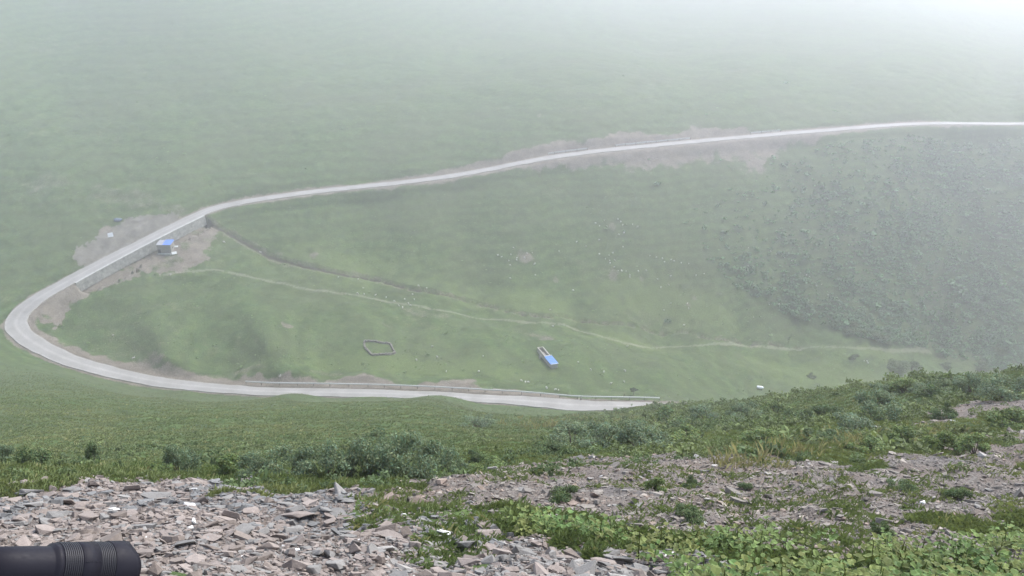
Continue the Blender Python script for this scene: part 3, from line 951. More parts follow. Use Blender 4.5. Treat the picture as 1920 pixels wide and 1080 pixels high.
bush_list = [
 # u, foot v, width px, height px, kind, ymin, label
 (58,884,72,52,'dark',14,'dark round bush near the left edge of the photo, behind the rubble'),
 (8,872,44,40,'willow',14,'grey-green bush cut off by the left edge of the photo'),
 (147,878,30,26,'dark',14,'small dark round bush just left of the upright dark bush'),
 (180,876,36,44,'tall',14,'upright leaning dark bush behind the left rubble heap'),
 (222,884,24,20,'dark',14,'tiny dark bush right of the upright leaning bush'),
 (338,882,62,56,'willow',14,'lone blue-green bush with a ragged top, left of the willow thicket'),
 (300,890,40,24,'low',14,'low olive bush at the foot of the lone blue-green bush'),
 (425,896,70,46,'low',14,'mid-green leafy bush at the left end of the willow thicket'),
 (482,906,64,46,'willow',14,'grey-green willow second from the left end of the thicket'),
 (545,910,90,56,'willow',14,'broad willow in the lower left of the thicket, above the rubble edge'),
 (620,914,95,66,'willow',14,'big willow bush in the lower middle of the thicket'),
 (700,912,110,82,'willow',14,'big pale willow bush right of the middle of the thicket'),
 (775,904,110,84,'willow',14,'largest rounded willow near the right end of the thicket'),
 (840,888,70,56,'willow',14,'narrower willow at the right end of the thicket'),
 (572,868,80,38,'dark',16,'dark green bush rising behind the left part of the willow thicket'),
 (690,850,100,36,'dark',18,'dark olive bush rising behind the middle of the willow thicket'),
 (765,862,80,44,'willow',18,'pale willow rising behind the right part of the thicket'),
 (893,864,40,28,'dark',16,'small dark bush between the willow thicket and the rubble mound'),
 (912,882,60,24,'low',14,'bright yellow-green low bush at the right end of the willow thicket'),
 (892,800,62,18,'willow',40,'flat bush alone in the yellowish grass above the willow thicket'),
 (1020,854,66,30,'dark',14,'dark bush at the top left edge of the right rubble mound'),
 (1075,838,90,34,'willow',16,'bush right behind the dark bush on the rubble mound edge'),
 (1130,842,90,42,'willow',16,'broad bush above the middle of the rubble mound'),
 (1205,842,100,44,'willow',16,'broad bush above the right of the rubble mound'),
 (1175,812,70,26,'dark',20,'small dark bush behind the two broad bushes of the rubble mound'),
 (1260,805,90,34,'dark',20,'dark bush on the spur, right of the end of the lower road'),
 (1330,792,70,28,'willow',20,'bush low on the spur skyline, below the white tank'),
 (1285,830,80,26,'low',18,'low mixed green bush in the grass above the bare mound crest'),
 (1400,785,64,28,'willow',24,'bush on the spur, right below the white tank'),
 (1455,776,60,24,'low',24,'low green bush on the spur skyline, right of the white tank'),
 (1430,835,70,26,'low',18,'low green bush in the hollow left of the pointed stone'),
 (1500,795,60,30,'dark',24,'dark bush left of the big grey willow on the spur'),
 (1555,780,56,32,'dark',22,'dark upright bush beside the big grey willow on the spur'),
 (1640,785,84,50,'willow',22,'big rounded grey willow in the middle of the spur'),
 (1600,818,90,30,'willow',18,'low grey willow sprawling below the big rounded one'),
 (1540,830,70,28,'dark',18,'dark bush above the pointed stone on the spur'),
 (1625,850,70,30,'low',16,'deep green bush at the edge of the right rubble'),
 (1700,832,60,34,'low',16,'leafy bush with pale flowers near the right rubble'),
 (1770,845,60,40,'low',16,'bright green bush above the right rubble, right of the flowering bush'),
 (1830,850,64,36,'low',16,'yellowish green bush at the top of the right rubble'),
 (1775,785,44,34,'dark',18,'dark bush between the two bare stony patches on the spur'),
 (1890,800,80,36,'low',16,'green bush with white flowers at the right edge of the photo'),
 (1895,748,90,40,'willow',24,'tall grey bush on the skyline at the right edge of the photo'),
 (1830,738,70,32,'willow',24,'bush on the skyline second from the right edge of the photo'),
 (1765,742,70,26,'dark',24,'dark bush on the spur skyline above the upper stony patch'),
 (1700,736,56,24,'low',28,'low bush on the spur skyline, left of the dark skyline bush'),
 (1655,745,50,22,'willow',28,'small bush on the spur skyline above the big grey willow'),
 (1057,940,56,36,'dark',8,'dark round shrub alone on the right rubble, above the bright weeds'),
 (1290,976,56,28,'dark',7,'dark shrub at the top edge of the bright weeds'),
 (1300,914,32,26,'dark',9,'little dark shrub alone in the middle of the right rubble'),
 (1398,918,28,20,'dark',9,'smallest dark shrub on the right rubble'),
 (1230,925,40,32,'low',9,'thin green shrub on the right rubble beside the little dark one'),
 (1690,922,50,24,'dark',9,'blue-green shrub lying low on the far right rubble'),
 (1797,935,44,30,'dark',9,'dark shrub standing on the far right rubble'),
 (1652,1005,40,34,'dark',7,'dark shrub rising out of the weeds beside a pale stone'),
 (1735,740,50,20,'willow',28,'grey bush between the skyline bushes of the spur'),
]
def place_bush(u, v, wpx, hpx, kind, ymin, label, group=None, name='bush', cat='bush', i=0, sink=.06):
    p = hit(u, v, ymin)
    D = p[1] * CP - p[2] * SP
    w, h = wpx * D / F, hpx * D / F / math.cos(R(30))
    fol, stem = BUSH[kind][i % 3]
    root = empty(name, (p[0], p[1], p[2] - sink * h), rng.random() * 6.28)
    root.scale = (w / 1.5, w / 1.5, h * (1.05 if kind == 'willow' else .9))
    tag(root, label, cat, group)
    link('foliage', fol, root); link('stem', stem, root)
    return root
for i, b_ in enumerate(bush_list):
    place_bush(*b_, i=i)

far_bushes = [(1500,600,22,13,'lone dark bush highest on the far grass, left of the shrub slope'),
 (1563,610,16,12,'small round dark bush below the shrub slope'),(1601,674,18,14,'round bush beside the white animals on the valley floor'),
 (1676,688,44,16,'left bush of the dark clump on the valley floor'),(1706,690,40,14,'right bush of the dark clump on the valley floor'),
 (1775,690,24,12,'bush on the valley floor just right of the dark clump'),(1838,690,26,14,'bush near the skyline at the foot of the shrub slope'),
 (1606,622,40,18,'dark bush at the lower left tip of the shrub slope'),(1640,632,38,16,'dark bush second from the tip of the shrub slope'),
 (1662,640,30,14,'dark bush third from the tip of the shrub slope'),(1520,706,16,8,'low bush in the green hollow left of the valley floor'),
 (1870,660,30,16,'bush at the right edge of the valley floor, under the shrub slope')]
for i, (u, v, w, h, l) in enumerate(far_bushes):
    place_bush(u, v, w, h, 'dark', 150, l, i=i)

# small umbrella-shaped tree below the guard rail
p = hit(1188, 741, 150)
root = empty('umbrella_tree', p); tag(root, 'small lone umbrella-shaped tree on the grass beyond the lower road', 'tree')
bm = bmesh.new(); add_tube(bm, [(0, 0, -.3), (.03, 0, .5), (-.02, .03, 1.1), (.02, 0, 1.5)], [.11, .08, .06, .04], 8)
for a in range(7):
    c_, s_ = math.cos(a * .9), math.sin(a * .9)
    add_tube(bm, [(0, 0, 1.0), (.45 * c_, .45 * s_, 1.35), (.9 * c_, .9 * s_, 1.6)], [.04, .025, .01], 5)
obj('trunk', bm, BARK, root)
cl = [(1.0 * math.cos(a) * q, .9 * math.sin(a) * q, 1.55 + .25 * (1 - q), .33) for a, q in [(k * .8, (k % 3 + .4) / 2.6) for k in range(14)]]
V, Fc, tn = leaf_cloud(1400, cl, 1, .09, .6, .6)
cm_ = mesh_arrays('crown', V, Fc, np.array([.042, .062, .03])[None] * tn[:, None]); cm_.materials.append(LEAF); link('crown', cm_, root)
p = hit(1170, 744, 150)
bm = bmesh.new(); add_tube(bm, [(0, 0, -.3), (.02, 0, .4), (-.03, .02, .95)], [.14, .11, .09], 8)
o = obj('tree_stump', bm, BARK); o.location = p; tag(o, 'short dark stump on the grass left of the umbrella-shaped tree', 'stump')

# the shrubs that cover the slope on the right, one mass
sp_poly = [(1230,250),(1560,252),(1740,240),(1960,240),(1960,695),(1840,690),(1740,655),(1640,640),(1560,615),(1470,590),(1390,545),(1320,490),(1270,430),(1330,340)]
q_a = rng.uniform(.08, .75, 90000); q_l = rng.uniform(math.log(240), math.log(390), 90000)
y_ = np.exp(q_l); x_ = q_a * y_; z_ = ground(x_, y_)
su, sv, sd = project(np.stack([x_, y_, z_], -1))
dens = sstep(1200, 1880, su + (sv - 430) * .5) * (.35 + .65 * sstep(280, 420, sv + (su - 1500) * .35))
dens = dens * (.3 + .7 * sstep(.38, .62, fbm(x_ / 8, y_ / 8, 101, 4)))
rdd, _ = nearest_line(x_, y_, road[::4])
ok = in_poly(su, sv, sp_poly) & (rng.random(len(su)) < dens * .55) & (rdd > 7)
# thin scatter over the rest of the far slope
ok2 = (su > 1000) & (su < 1960) & (sv > 40) & (sv < 700) & (rng.random(len(su)) < .0012 * sstep(.4, .7, fbm(x_ / 20, y_ / 20, 103, 3))) & (rdd > 6)
ok = ok | ok2
P = np.stack([x_, y_, z_], -1)[ok]
protos = []
for k in range(5):
    V, Fc, tn = leaf_cloud(60, [(rng.uniform(-.5, .5), rng.uniform(-.5, .5), rng.uniform(.2, .6), .36) for _ in range(6)], 1, .2, .6, .8, .6)
    protos.append((V, Fc, tn))
s_ = np.exp(rng.normal(-.08, .42, len(P)))
M = rot_z(rng.random(len(P)) * 6.28) * s_[:, None, None]
M[:, 2] *= .85
tn = np.array([.10, .175, .085])[None] * rng.uniform(.75, 1.35, len(P))[:, None]
tag(scatter('hillside_shrubs', protos, P, M, tn, LEAF), 'dense dark shrubs covering the misty slope at right', 'shrubs', None, 'stuff')
print('far shrubs', len(P))

# ------------------------------------------------------------------ grass
def tuft(nb, h, w, lean, seed):
    r = np.random.default_rng(seed)
    Vs, Fs, Ts = [], [], []
    for i in range(nb):
        a = r.random() * 6.28; q = r.random() * .12
        x, y = q * math.cos(a), q * math.sin(a)
        b_ = r.random() * 6.28; ln = lean * (.3 + r.random()); hh = h * (.6 + .6 * r.random())
        dx, dy = math.cos(b_), math.sin(b_)
        px_, py_ = -dy * w, dx * w
        Vs += [(x - px_, y - py_, -.04), (x + px_, y + py_, -.04), (x + dx * ln * .4 + px_ * .7, y + dy * ln * .4 + py_ * .7, hh * .65), (x + dx * ln, y + dy * ln, hh)]
        Fs.append([4 * i, 4 * i + 1, 4 * i + 2, 4 * i + 3]); Ts += [.82 + .36 * r.random()] * 4
    return np.array(Vs), np.array(Fs), np.array(Ts)

def gval(arr, x, y):
    a = np.clip(np.round(np.interp(x / y, AZ, np.arange(NA))).astype(int), 0, NA - 1)
    l = np.clip(np.round(np.interp(np.log(y), LG, np.arange(NL))).astype(int), 0, NL - 1)
    return arr[l, a]

def grass_colours(n, x, y, kind='mid'):
    f = fbm(x * .3, y * .3, 111, 3); h = rng.random(n)
    a = np.array([.092, .124, .044]); b_ = np.array([.158, .172, .07]); c = np.array([.25, .235, .11])
    t = np.clip((f - .3) * 1.8 + (h - .5) * .5, 0, 1)[:, None]
    col_ = a * (1 - t) + b_ * t
    yel = (rng.random(n) < .025)[:, None]
    return np.where(yel, c, col_) * rng.uniform(.88, 1.14, n)[:, None]

n_ = 290000
qa = rng.uniform(-1.05, 1.05, n_); ql = rng.uniform(math.log(6), math.log(185), n_)
y_ = np.exp(ql); x_ = qa * y_
keep = ((gval(rub, x_, y_) < .3) | ((gval(rubR, x_, y_) > .4) & (rng.random(n_) < .17 * sstep(.42, .56, fbm(x_ * 1.1, y_ * 1.1, 117, 3))))) & ((gval(strip, x_, y_) < .4) | (rng.random(n_) < .13)) & (rng.random(n_) < np.where(gval(weed, x_, y_) > .5, .5, 1.0))
rd_, _ = nearest_line(x_, y_, road[::4]); keep &= rd_ > 3.2
x_, y_ = x_[keep], y_[keep]
P = np.stack([x_, y_, ground(x_, y_)], -1)
near_t = [tuft(7, .055, .007, .09, s) for s in range(6)]
far_t = [tuft(7, .085, .03, .15, 20 + s) for s in range(6)]
isn = y_ < 32
for nm, sl, pr, sc in (('grass', isn, near_t, .95), ('meadow_grass', ~isn, far_t, 1.0)):
    m_ = int(sl.sum())
    s_ = rng.uniform(.6, 1.3, m_) * sc * (1 if nm == 'grass' else np.interp(y_[sl], [30, 180], [.75, 1.25]))
    M = rot_z(rng.random(m_) * 6.28) * s_[:, None, None]
    o = scatter(nm, pr, P[sl], M, grass_colours(m_, x_[sl], y_[sl]) * (1.15 if nm == 'grass' else 1.08), GRASSM)
    tag(o, 'short green grass growing between the stones and shrubs' if nm == 'grass' else 'short green meadow grass on the steep slope below', 'grass', None, 'stuff')
# pale dry grass stems on the spur
n_ = 5000
uq, vq = [], []
for (cx, cy_, sx, sy, k) in ((1120,790,150,10,.34),(1550,830,90,14,.2),(1450,850,90,10,.14),(1740,815,50,16,.1),(1030,800,80,8,.12),(1400,870,90,12,.1)):
    m_ = int(300 * k); uq += list(rng.normal(cx, sx * .5, m_)); vq += list(rng.normal(cy_, sy * .5, m_))
P = hits(list(zip(uq, vq)), 12)
M = rot_z(rng.random(len(P)) * 6.28) * (rng.uniform(.8, 1.5, len(P)) * np.interp(P[:, 1], [12, 60], [.9, 1.7]))[:, None, None]
tag(scatter('dry_grass', [tuft(5, .22, .009, .12, 60 + s) for s in range(4)], P, M, np.array([.27, .25, .13])[None] * rng.uniform(.7, 1.2, len(P))[:, None], GRASSM), 'pale dry grass stems among the green on the spur', 'grass', None, 'stuff')

# ------------------------------------------------------------------ low mixed undergrowth on the spur, tussocks in the valley
und = []
for k in range(6):
    V, Fc, tn = leaf_cloud(90, [(rng.uniform(-.6, .6), rng.uniform(-.6, .6), rng.uniform(.1, .35), .34) for _ in range(6)], 1, .13, .5, .7, .5)
    und.append((V, Fc, tn))
qa = rng.uniform(-.8, .8, 60000); ql = rng.uniform(math.log(11), math.log(120), 60000)
y_ = np.exp(ql); x_ = qa * y_
su, sv, sd = project(np.stack([x_, y_, ground(x_, y_)], -1))
spur = sstep(950, 1250, su) * (1 - sstep(855, 880, sv + 40 * (fbm(x_ * .6, y_ * .6, 141, 3) - .5))) 
left = .1 * (1 - sstep(1000, 1200, su)) * sstep(800, 850, sv)
ok = rng.random(len(x_)) < (spur * .55 + left) * sstep(.38, .6, fbm(x_ * .28, y_ * .28, 143, 4))
ok &= (gval(rub, x_, y_) < .3) | (rng.random(len(x_)) < .02)
ok &= nearest_line(x_, y_, road[::4])[0] > 5
x_, y_ = x_[ok], y_[ok]
P = np.stack([x_, y_, ground(x_, y_)], -1)
s_ = np.exp(rng.normal(math.log(.24), .4, len(P))) * np.interp(y_, [12, 40, 100], [.75, 1.3, 2.0])
M = rot_z(rng.random(len(P)) * 6.28) * s_[:, None, None]
f_ = np.clip((fbm(x_ * .2, y_ * .2, 145, 3) - .3) * 2, 0, 1)[:, None]
tn = (np.array([.092, .132, .056]) * (1 - f_) + np.array([.15, .178, .07]) * f_) * rng.uniform(.75, 1.25, len(P))[:, None]
tag(scatter('undergrowth', und, P, M, tn, LEAF), 'low mixed green undergrowth on the spur and behind the rubble', 'undergrowth', None, 'stuff')
print('undergrowth', len(P))
qa = rng.uniform(-.62, .62, 60000); ql = rng.uniform(math.log(185), math.log(360), 60000)
y_ = np.exp(ql); x_ = qa * y_
f_ = fbm(x_ / 9, y_ / 9, 147, 4)
ok = (rng.random(len(x_)) < .22 * sstep(.45, .68, f_)) & (nearest_line(x_, y_, road[::4])[0] > 6) & (gval(dirt, x_, y_) < .35) & (gval(gravel, x_, y_) < .3)
x_, y_ = x_[ok], y_[ok]
P = np.stack([x_, y_, ground(x_, y_)], -1)
s_ = np.exp(rng.normal(math.log(.30), .4, len(P)))
M = rot_z(rng.random(len(P)) * 6.28) * s_[:, None, None]; M[:, 2] *= .6
tn = np.array([.085, .125, .046])[None] * rng.uniform(.75, 1.3, len(P))[:, None]
tus = [(V[:48], Fc[:12], tn2[:48] * 1.0) for V, Fc, tn2 in (leaf_cloud(12, [(0, 0, .2, .6)], 1, .5, .6, .4, 1.0) for _ in range(4))]
tag(scatter('tussock_grass', tus, P, M, tn, LEAF), 'darker grass tussocks dotted over the valley slopes', 'grass', None, 'stuff')
print('tussocks', len(P))

# ------------------------------------------------------------------ broad-leaved weeds at the bottom right
def weed_plant(seed):
    r = np.random.default_rng(seed)
    Vs, Fs, Ts = [], [], []
    H = r.uniform(.14, .26)
    def quad(a, b_, c, d, t):
        k = len(Vs); Vs.extend([a, b_, c, d]); Fs.append([k, k + 1, k + 2, k + 3]); Ts.extend([t] * 4)
    w = .006
    quad((-w, 0, -.05), (w, 0, -.05), (w * .6, 0, H), (-w * .6, 0, H), .55); quad((0, -w, -.05), (0, w, -.05), (0, w * .6, H), (0, -w * .6, H), .55)
    for i in range(15):
        z = H * (.15 + .9 * (i / 15.0)); a = i * 2.4 + r.uniform(-.4, .4)
        L = r.uniform(.045, .085) * (1.1 - .35 * i / 15); wd = L * r.uniform(.75, 1.0)
        st = r.uniform(.03, .11)
        d = np.array([math.cos(a), math.sin(a), 0]); s = np.array([-d[1], d[0], 0])
        el = r.uniform(-.5, .45)
        d3 = d * math.cos(el) + np.array([0, 0, math.sin(el)])
        o = d * st + np.array([0, 0, z])
        up = np.array([0, 0, 1]) * .16 * L
        t = r.uniform(.75, 1.35)
        m1 = o + d3 * L * .45; tip = o + d3 * L - np.array([0, 0, .15 * L])
        for sg in (-1, 1):
            quad(o, o + d3 * L * .12 + s * sg * wd * .42 + up, o + d3 * L * .58 + s * sg * wd * .36 + up, m1 + d3 * L * .2, t)
            quad(m1 + d3 * L * .2, o + d3 * L * .58 + s * sg * wd * .36 + up, tip, tip - s * sg * .001, t)
    return np.array(Vs), np.array(Fs), np.array(Ts)
wp = [weed_plant(s) for s in range(7)]
n_ = 17500
xs_, ys_ = zip(*weed_poly)
x_ = rng.uniform(min(xs_), max(xs_), n_); y_ = rng.uniform(max(3.5, min(ys_)), max(ys_), n_)
gap = fbm(x_ * 1.5, y_ * 1.5, 121, 4)
edge_right = x_ / y_ > .28
ok = in_poly(x_ + (fbm(x_ * 2, y_ * 2, 5) - .5) * .7, y_, weed_poly) & (rng.random(n_) < np.where(gap > np.where(edge_right, .53, .46), .075, .015))
x_, y_ = x_[ok], y_[ok]
P = np.stack([x_, y_, ground(x_, y_)], -1)
M = rot_z(rng.random(len(P)) * 6.28) @ rot_axis(np.tile([1.0, 0, 0], (len(P), 1)), rng.normal(0, .15, len(P))) * rng.uniform(.6, 1.15, len(P))[:, None, None]
wc = np.array([.125, .172, .055])[None] * rng.uniform(.75, 1.25, len(P))[:, None] * np.stack([rng.uniform(.8, 1.25, len(P)), np.ones(len(P)), np.ones(len(P))], -1)
tag(scatter('weeds', wp, P, M, wc, LEAF), 'bright green broad-leaved weeds growing over the stones at the bottom right', 'weeds', None, 'stuff')
print('weeds', len(P))

# ------------------------------------------------------------------ stones
def stone_proto(seed, flat_, bev=0.0):
    r = random.Random(seed)
    bm = bmesh.new()
    for i in range(16):
        a = r.uniform(0, 6.28); q = r.uniform(.75, 1)
        z = r.choice((-1, 1)) * flat_ * r.uniform(.6, 1)
        bm.verts.new((q * math.cos(a), q * .68 * math.sin(a) * r.uniform(.8, 1.1), z))
    g = bmesh.ops.convex_hull(bm, input=bm.verts)
    bmesh.ops.delete(bm, geom=[x for x in g['geom_interior'] if isinstance(x, bmesh.types.BMVert)], context='VERTS')
    bmesh.ops.dissolve_limit(bm, angle_limit=.18, verts=bm.verts, edges=bm.edges)
    if bev: bmesh.ops.bevel(bm, geom=list(bm.edges), offset=bev, segments=1, affect='EDGES')
    bmesh.ops.triangulate(bm, faces=bm.faces)
    bmesh.ops.recalc_face_normals(bm, faces=bm.faces)
    bm.verts.index_update()
    V = np.array([v_.co[:] for v_ in bm.verts]); Fc = np.array([[v_.index for v_ in f.verts] for f in bm.faces])
    bm.free()
    return V, Fc, np.ones(len(V))
small = [stone_proto(s, .22 + .05 * (s % 5)) for s in range(14)]
TONES = np.array([(.2, .168, .147), (.178, .169, .156), (.135, .134, .13), (.165, .136, .115), (.25, .235, .215), (.155, .148, .138)])
def stone_frames(x, y, size, tilt):
    nn = normal(x, y)
    m_ = len(x)
    ax = rng.normal(size=(m_, 3)); ax[:, 2] *= .2; ax /= np.linalg.norm(ax, axis=1, keepdims=True)
    Rm = rot_axis(ax, rng.normal(0, tilt, m_)) @ align_z(nn) @ rot_z(rng.random(m_) * 6.28)
    return Rm * size[:, None, None], nn
n_ = 500000
qa = rng.uniform(-1.05, 1.05, n_); ql = rng.uniform(math.log(1.7), math.log(46), n_)
y_ = np.exp(ql); x_ = qa * y_
rv_ = gval(rub, x_, y_); lv = gval(rubL, x_, y_)
dn = np.where(rv_ > .4, np.where(lv > .5, .9, .72), np.where(y_ < 26, .012, .0))
dn = np.where((gval(strip, x_, y_) > .4) & (rv_ < .4), .36, dn)
dn = dn * np.where(gval(weed, x_, y_) > .5, .5, 1)
in_w = (gval(weed, x_, y_) > .5) & (rv_ < .4); dn = np.where(in_w, .2, dn)
ok = rng.random(n_) < dn
x_, y_, lv = x_[ok], y_[ok], lv[ok]
m_ = len(x_)
size = np.exp(rng.normal(math.log(.026), .62, m_)) * np.where(lv > .5, 1.05, .78) * np.interp(y_, [2, 6, 12, 25, 40], [.6, .8, 1.0, 1.45, 2.0])
size = np.clip(size, .012, .16)
M, nn = stone_frames(x_, y_, size, .4)
P = np.stack([x_, y_, ground(x_, y_)], -1) + nn * (size * rng.uniform(-.28, .16, m_))[:, None]
pinkish = np.clip(.5 - x_ / y_ * .9, .08, .75) * np.where(lv > .5, 1, .7)
blue_p = sstep(.5, .62, fbm(x_ * .5, y_ * .5, 131, 3)) * .6
r_ = rng.random(m_)
ti = np.where(r_ < blue_p, 2, np.where(r_ < blue_p + (1 - blue_p) * pinkish, np.where(rng.random(m_) < .75, 0, 3), np.where(rng.random(m_) < .93, np.where(rng.random(m_) < .6, 1, 5), 4)))
ti = np.where((lv < .5) & (ti == 2), 5, ti)
tone = TONES[ti] * rng.uniform(.85, 1.2, m_)[:, None]
tone = np.where((lv < .5)[:, None], tone * np.array([1.04, .97, .9]), tone)
white = rng.random(m_) < .0025
tone[white] = (.6, .59, .57)
tag(scatter('rubble', small, P, M, tone, STONE), 'loose broken stones covering the near bank', 'rubble', None, 'stuff')
print('stones', m_)

big_protos = {}
def rock_mesh(ti_, s):
    if (ti_, s) not in big_protos:
        V, Fc, t_ = stone_proto(200 + s, (.13, .2, .11, .26, .17, .36)[s % 6], .035)
        me = mesh_arrays('slab', V, Fc, np.repeat(TONES[ti_][None] if ti_ < 6 else np.array([[.56, .55, .53]]), len(V), 0) * (.92 + .04 * s))
        me.materials.append(STONE)
        big_protos[(ti_, s)] = me
    return big_protos[(ti_, s)]
CN = {0: 'pinkish brown', 1: 'light grey', 2: 'dark blue-grey', 3: 'brown', 4: 'pale cream', 5: 'mid grey', 6: 'white'}
def put_rock(u, v, wpx, ti_, s, label, group=None, name='flat_stone', yaw=None, tilt=.28, ymin=2.0, sink=.0, pos=None, asp=1.0):
    p = hit(u, v, ymin) if pos is None else pos
    D = p[1] * CP - p[2] * SP
    r = wpx * D / F / 2
    o = link(name, rock_mesh(ti_, s))
    M_, nn_ = stone_frames(np.array([p[0]]), np.array([p[1]]), np.array([1.0]), tilt)
    q = Matrix(M_[0].tolist()).to_quaternion()
    if yaw is not None: q = Matrix(align_z(nn_)[0].tolist()).to_quaternion() @ Euler((random.gauss(0, .12), random.gauss(0, .12), yaw)).to_quaternion()
    o.rotation_mode = 'QUATERNION'; o.rotation_quaternion = q
    o.scale = (r, r, r * asp)
    o.location = Vector(p) + Vector(nn_[0]) * r * (.12 - sink)
    tag(o, label, 'stone', group, 'thing')
    return o
# stones one can single out
for u, v, w, ti_, s, lab, yaw, nm in (
 (830,1000,34,6,1,'whitest flat stone, on the stony gap left of the bright weeds',.2,'flat_stone'),
 (915,1004,60,0,3,'large pinkish slab under the whitest stone, left of the bright weeds',.5,'flat_stone'),
 (757,966,12,6,5,'small white round stone in the grass strip between the two rubble slopes',0,'boulder'),
 (727,1010,80,0,0,'large pinkish grey slab at the right end of the left rubble, below the grass strip',-.3,'flat_stone'),
 (560,968,80,0,2,'large tilted pinkish slab at the right of the left rubble heap',.1,'flat_stone'),
 (545,950,60,1,2,'grey slab lying just above the large tilted pinkish slab',.1,'flat_stone'),
 (655,942,34,1,0,'grey slab at the upper right end of the left rubble',.3,'flat_stone'),
 (258,940,26,3,3,'rust-brown block in the middle of the left rubble heap',.4,'boulder'),
 (85,966,46,3,2,'dark brown slab in the left part of the rubble heap',.1,'flat_stone'),
 (110,945,70,0,0,'broad pinkish slab high on the left rubble heap',.2,'flat_stone'),
 (45,928,40,2,4,'blue-grey block on the crest at the left end of the rubble',.2,'boulder'),
 (140,920,50,5,2,'long thin grey slab on the crest of the left rubble heap',.2,'flat_stone'),
 (400,902,12,1,5,'pointed grey stone sticking up on the crest of the left rubble',.2,'boulder'),
 (215,956,30,6,2,'pale whitish slab in the middle of the left rubble heap',.1,'flat_stone'),
 (400,1030,60,3,2,'brown slab right of the black lens on the left rubble',.1,'flat_stone'),
 (630,1062,44,1,5,'grey-white block at the bottom edge of the photo',.4,'boulder'),
 (955,1070,40,0,3,'pinkish block at the bottom edge left of the broken grey scree',.2,'boulder'),
 (1537,862,14,1,5,'pointed grey stone at the top edge of the right rubble',.2,'boulder'),
 (1563,868,20,4,1,'pale flat stone beside the pointed grey stone',.1,'flat_stone'),
 (1645,802,16,6,2,'white flat stone in the grass of the spur',.1,'flat_stone'),
 (1752,852,22,1,0,'grey slab at the upper edge of the right rubble, left of its neighbour',.1,'flat_stone'),
 (1775,850,22,1,1,'grey slab at the upper edge of the right rubble, right of its neighbour',.2,'flat_stone'),
 (1650,1010,18,4,1,'pale stone beside the dark shrub in the weeds',.1,'flat_stone'),
 (1083,950,12,1,5,'grey upright stone below the dark round shrub',.2,'boulder'),
 (980,922,40,1,0,'grey slab in the upper left of the right rubble mound',.1,'flat_stone'),
 (652,940,44,5,2,'long grey slab at the foot of the willow thicket',.1,'flat_stone')):
    put_rock(u, v, w, ti_, s, lab, None, nm, yaw)
# the rest of the larger slabs
cand = 0; placed = []
def many(n_, box_, mask, sizes, group, ti_p, where):
    k = 0; tries = 0
    while k < n_ and tries < 6000:
        tries += 1
        u, v = random.uniform(box_[0], box_[2]), random.uniform(box_[1], box_[3])
        p = hit(u, v)
        if p[1] > 40 or gval(mask, np.array([p[0]]), np.array([p[1]]))[0] < .6: continue
        w = random.choice(sizes) * random.uniform(.8, 1.25)
        if any((u - a) ** 2 + ((v - b_) * 1.8) ** 2 < ((w + c) * .34) ** 2 for a, b_, c in placed): continue
        placed.append((u, v, w))
        ti_ = random.choice(ti_p)
        put_rock(u, v, w, ti_, random.randrange(8), f'{CN[ti_]} {where}', f'{CN[ti_]} {group}', 'flat_stone' if random.random() < 2 else '', None, .3, pos=p)
        k += 1
    return k
a_ = many(110, (0, 905, 520, 1078), rubL, (20, 26, 32, 42, 54), 'slabs of the left rubble heap', (0, 0, 0, 1, 5, 3), 'flat stone slab lying in the left rubble heap')
b_ = many(60, (500, 925, 1260, 1078), rubL, (18, 24, 32, 40, 50), 'slabs of the scree below the grass strip', (0, 1, 5, 5, 1), 'broken slab in the scree between left heap and weeds')
c_ = many(60, (760, 855, 1919, 985), rub, (12, 15, 18, 24), 'slabs of the right rubble', (1, 5, 1, 0, 4), 'flat stone lying on the right rubble slope')
print('slabs', a_, b_, c_)

# ------------------------------------------------------------------ sheep on the far slope
def sheep_mesh():
    vs_ = [(0, 0, .52), (.22, 0, .54), (-.24, 0, .52), (.40, 0, .62), (.52, 0, .60), (.62, 0, .54)]
    rad = [.21, .2, .2, .12, .1, .055]
    ed = [(0, 1), (0, 2), (1, 3), (3, 4), (4, 5)]
    for sx, root_ in ((.22, 1), (-.24, 2)):
        for sy in (-.1, .1):
            k = len(vs_); vs_ += [(sx, sy, .34), (sx + .01, sy, .02)]; rad += [.07, .035]; ed += [(root_, k), (k, k + 1)]
    me = bpy.data.meshes.new('sheep'); me.from_pydata(vs_, ed, [])
    o = bpy.data.objects.new('sheep_skin', me); C.objects.link(o)
    md = o.modifiers.new('skin', 'SKIN'); o.modifiers.new('sub', 'SUBSURF').levels = 1
    for i, r in enumerate(rad): me.skin_vertices[0].data[i].radius = (r, r)
    me.skin_vertices[0].data[0].use_root = True
    dg = bpy.context.evaluated_depsgraph_get()
    out = bpy.data.meshes.new_from_object(o.evaluated_get(dg))
    bpy.data.objects.remove(o); bpy.data.meshes.remove(me)
    out.name = 'sheep'
    return out
SHEEP = sheep_mesh()
SHEEP.materials.clear(); SHEEP.materials.append(simple_mat('fleece', (.52, .505, .47), .95, .08, 20))
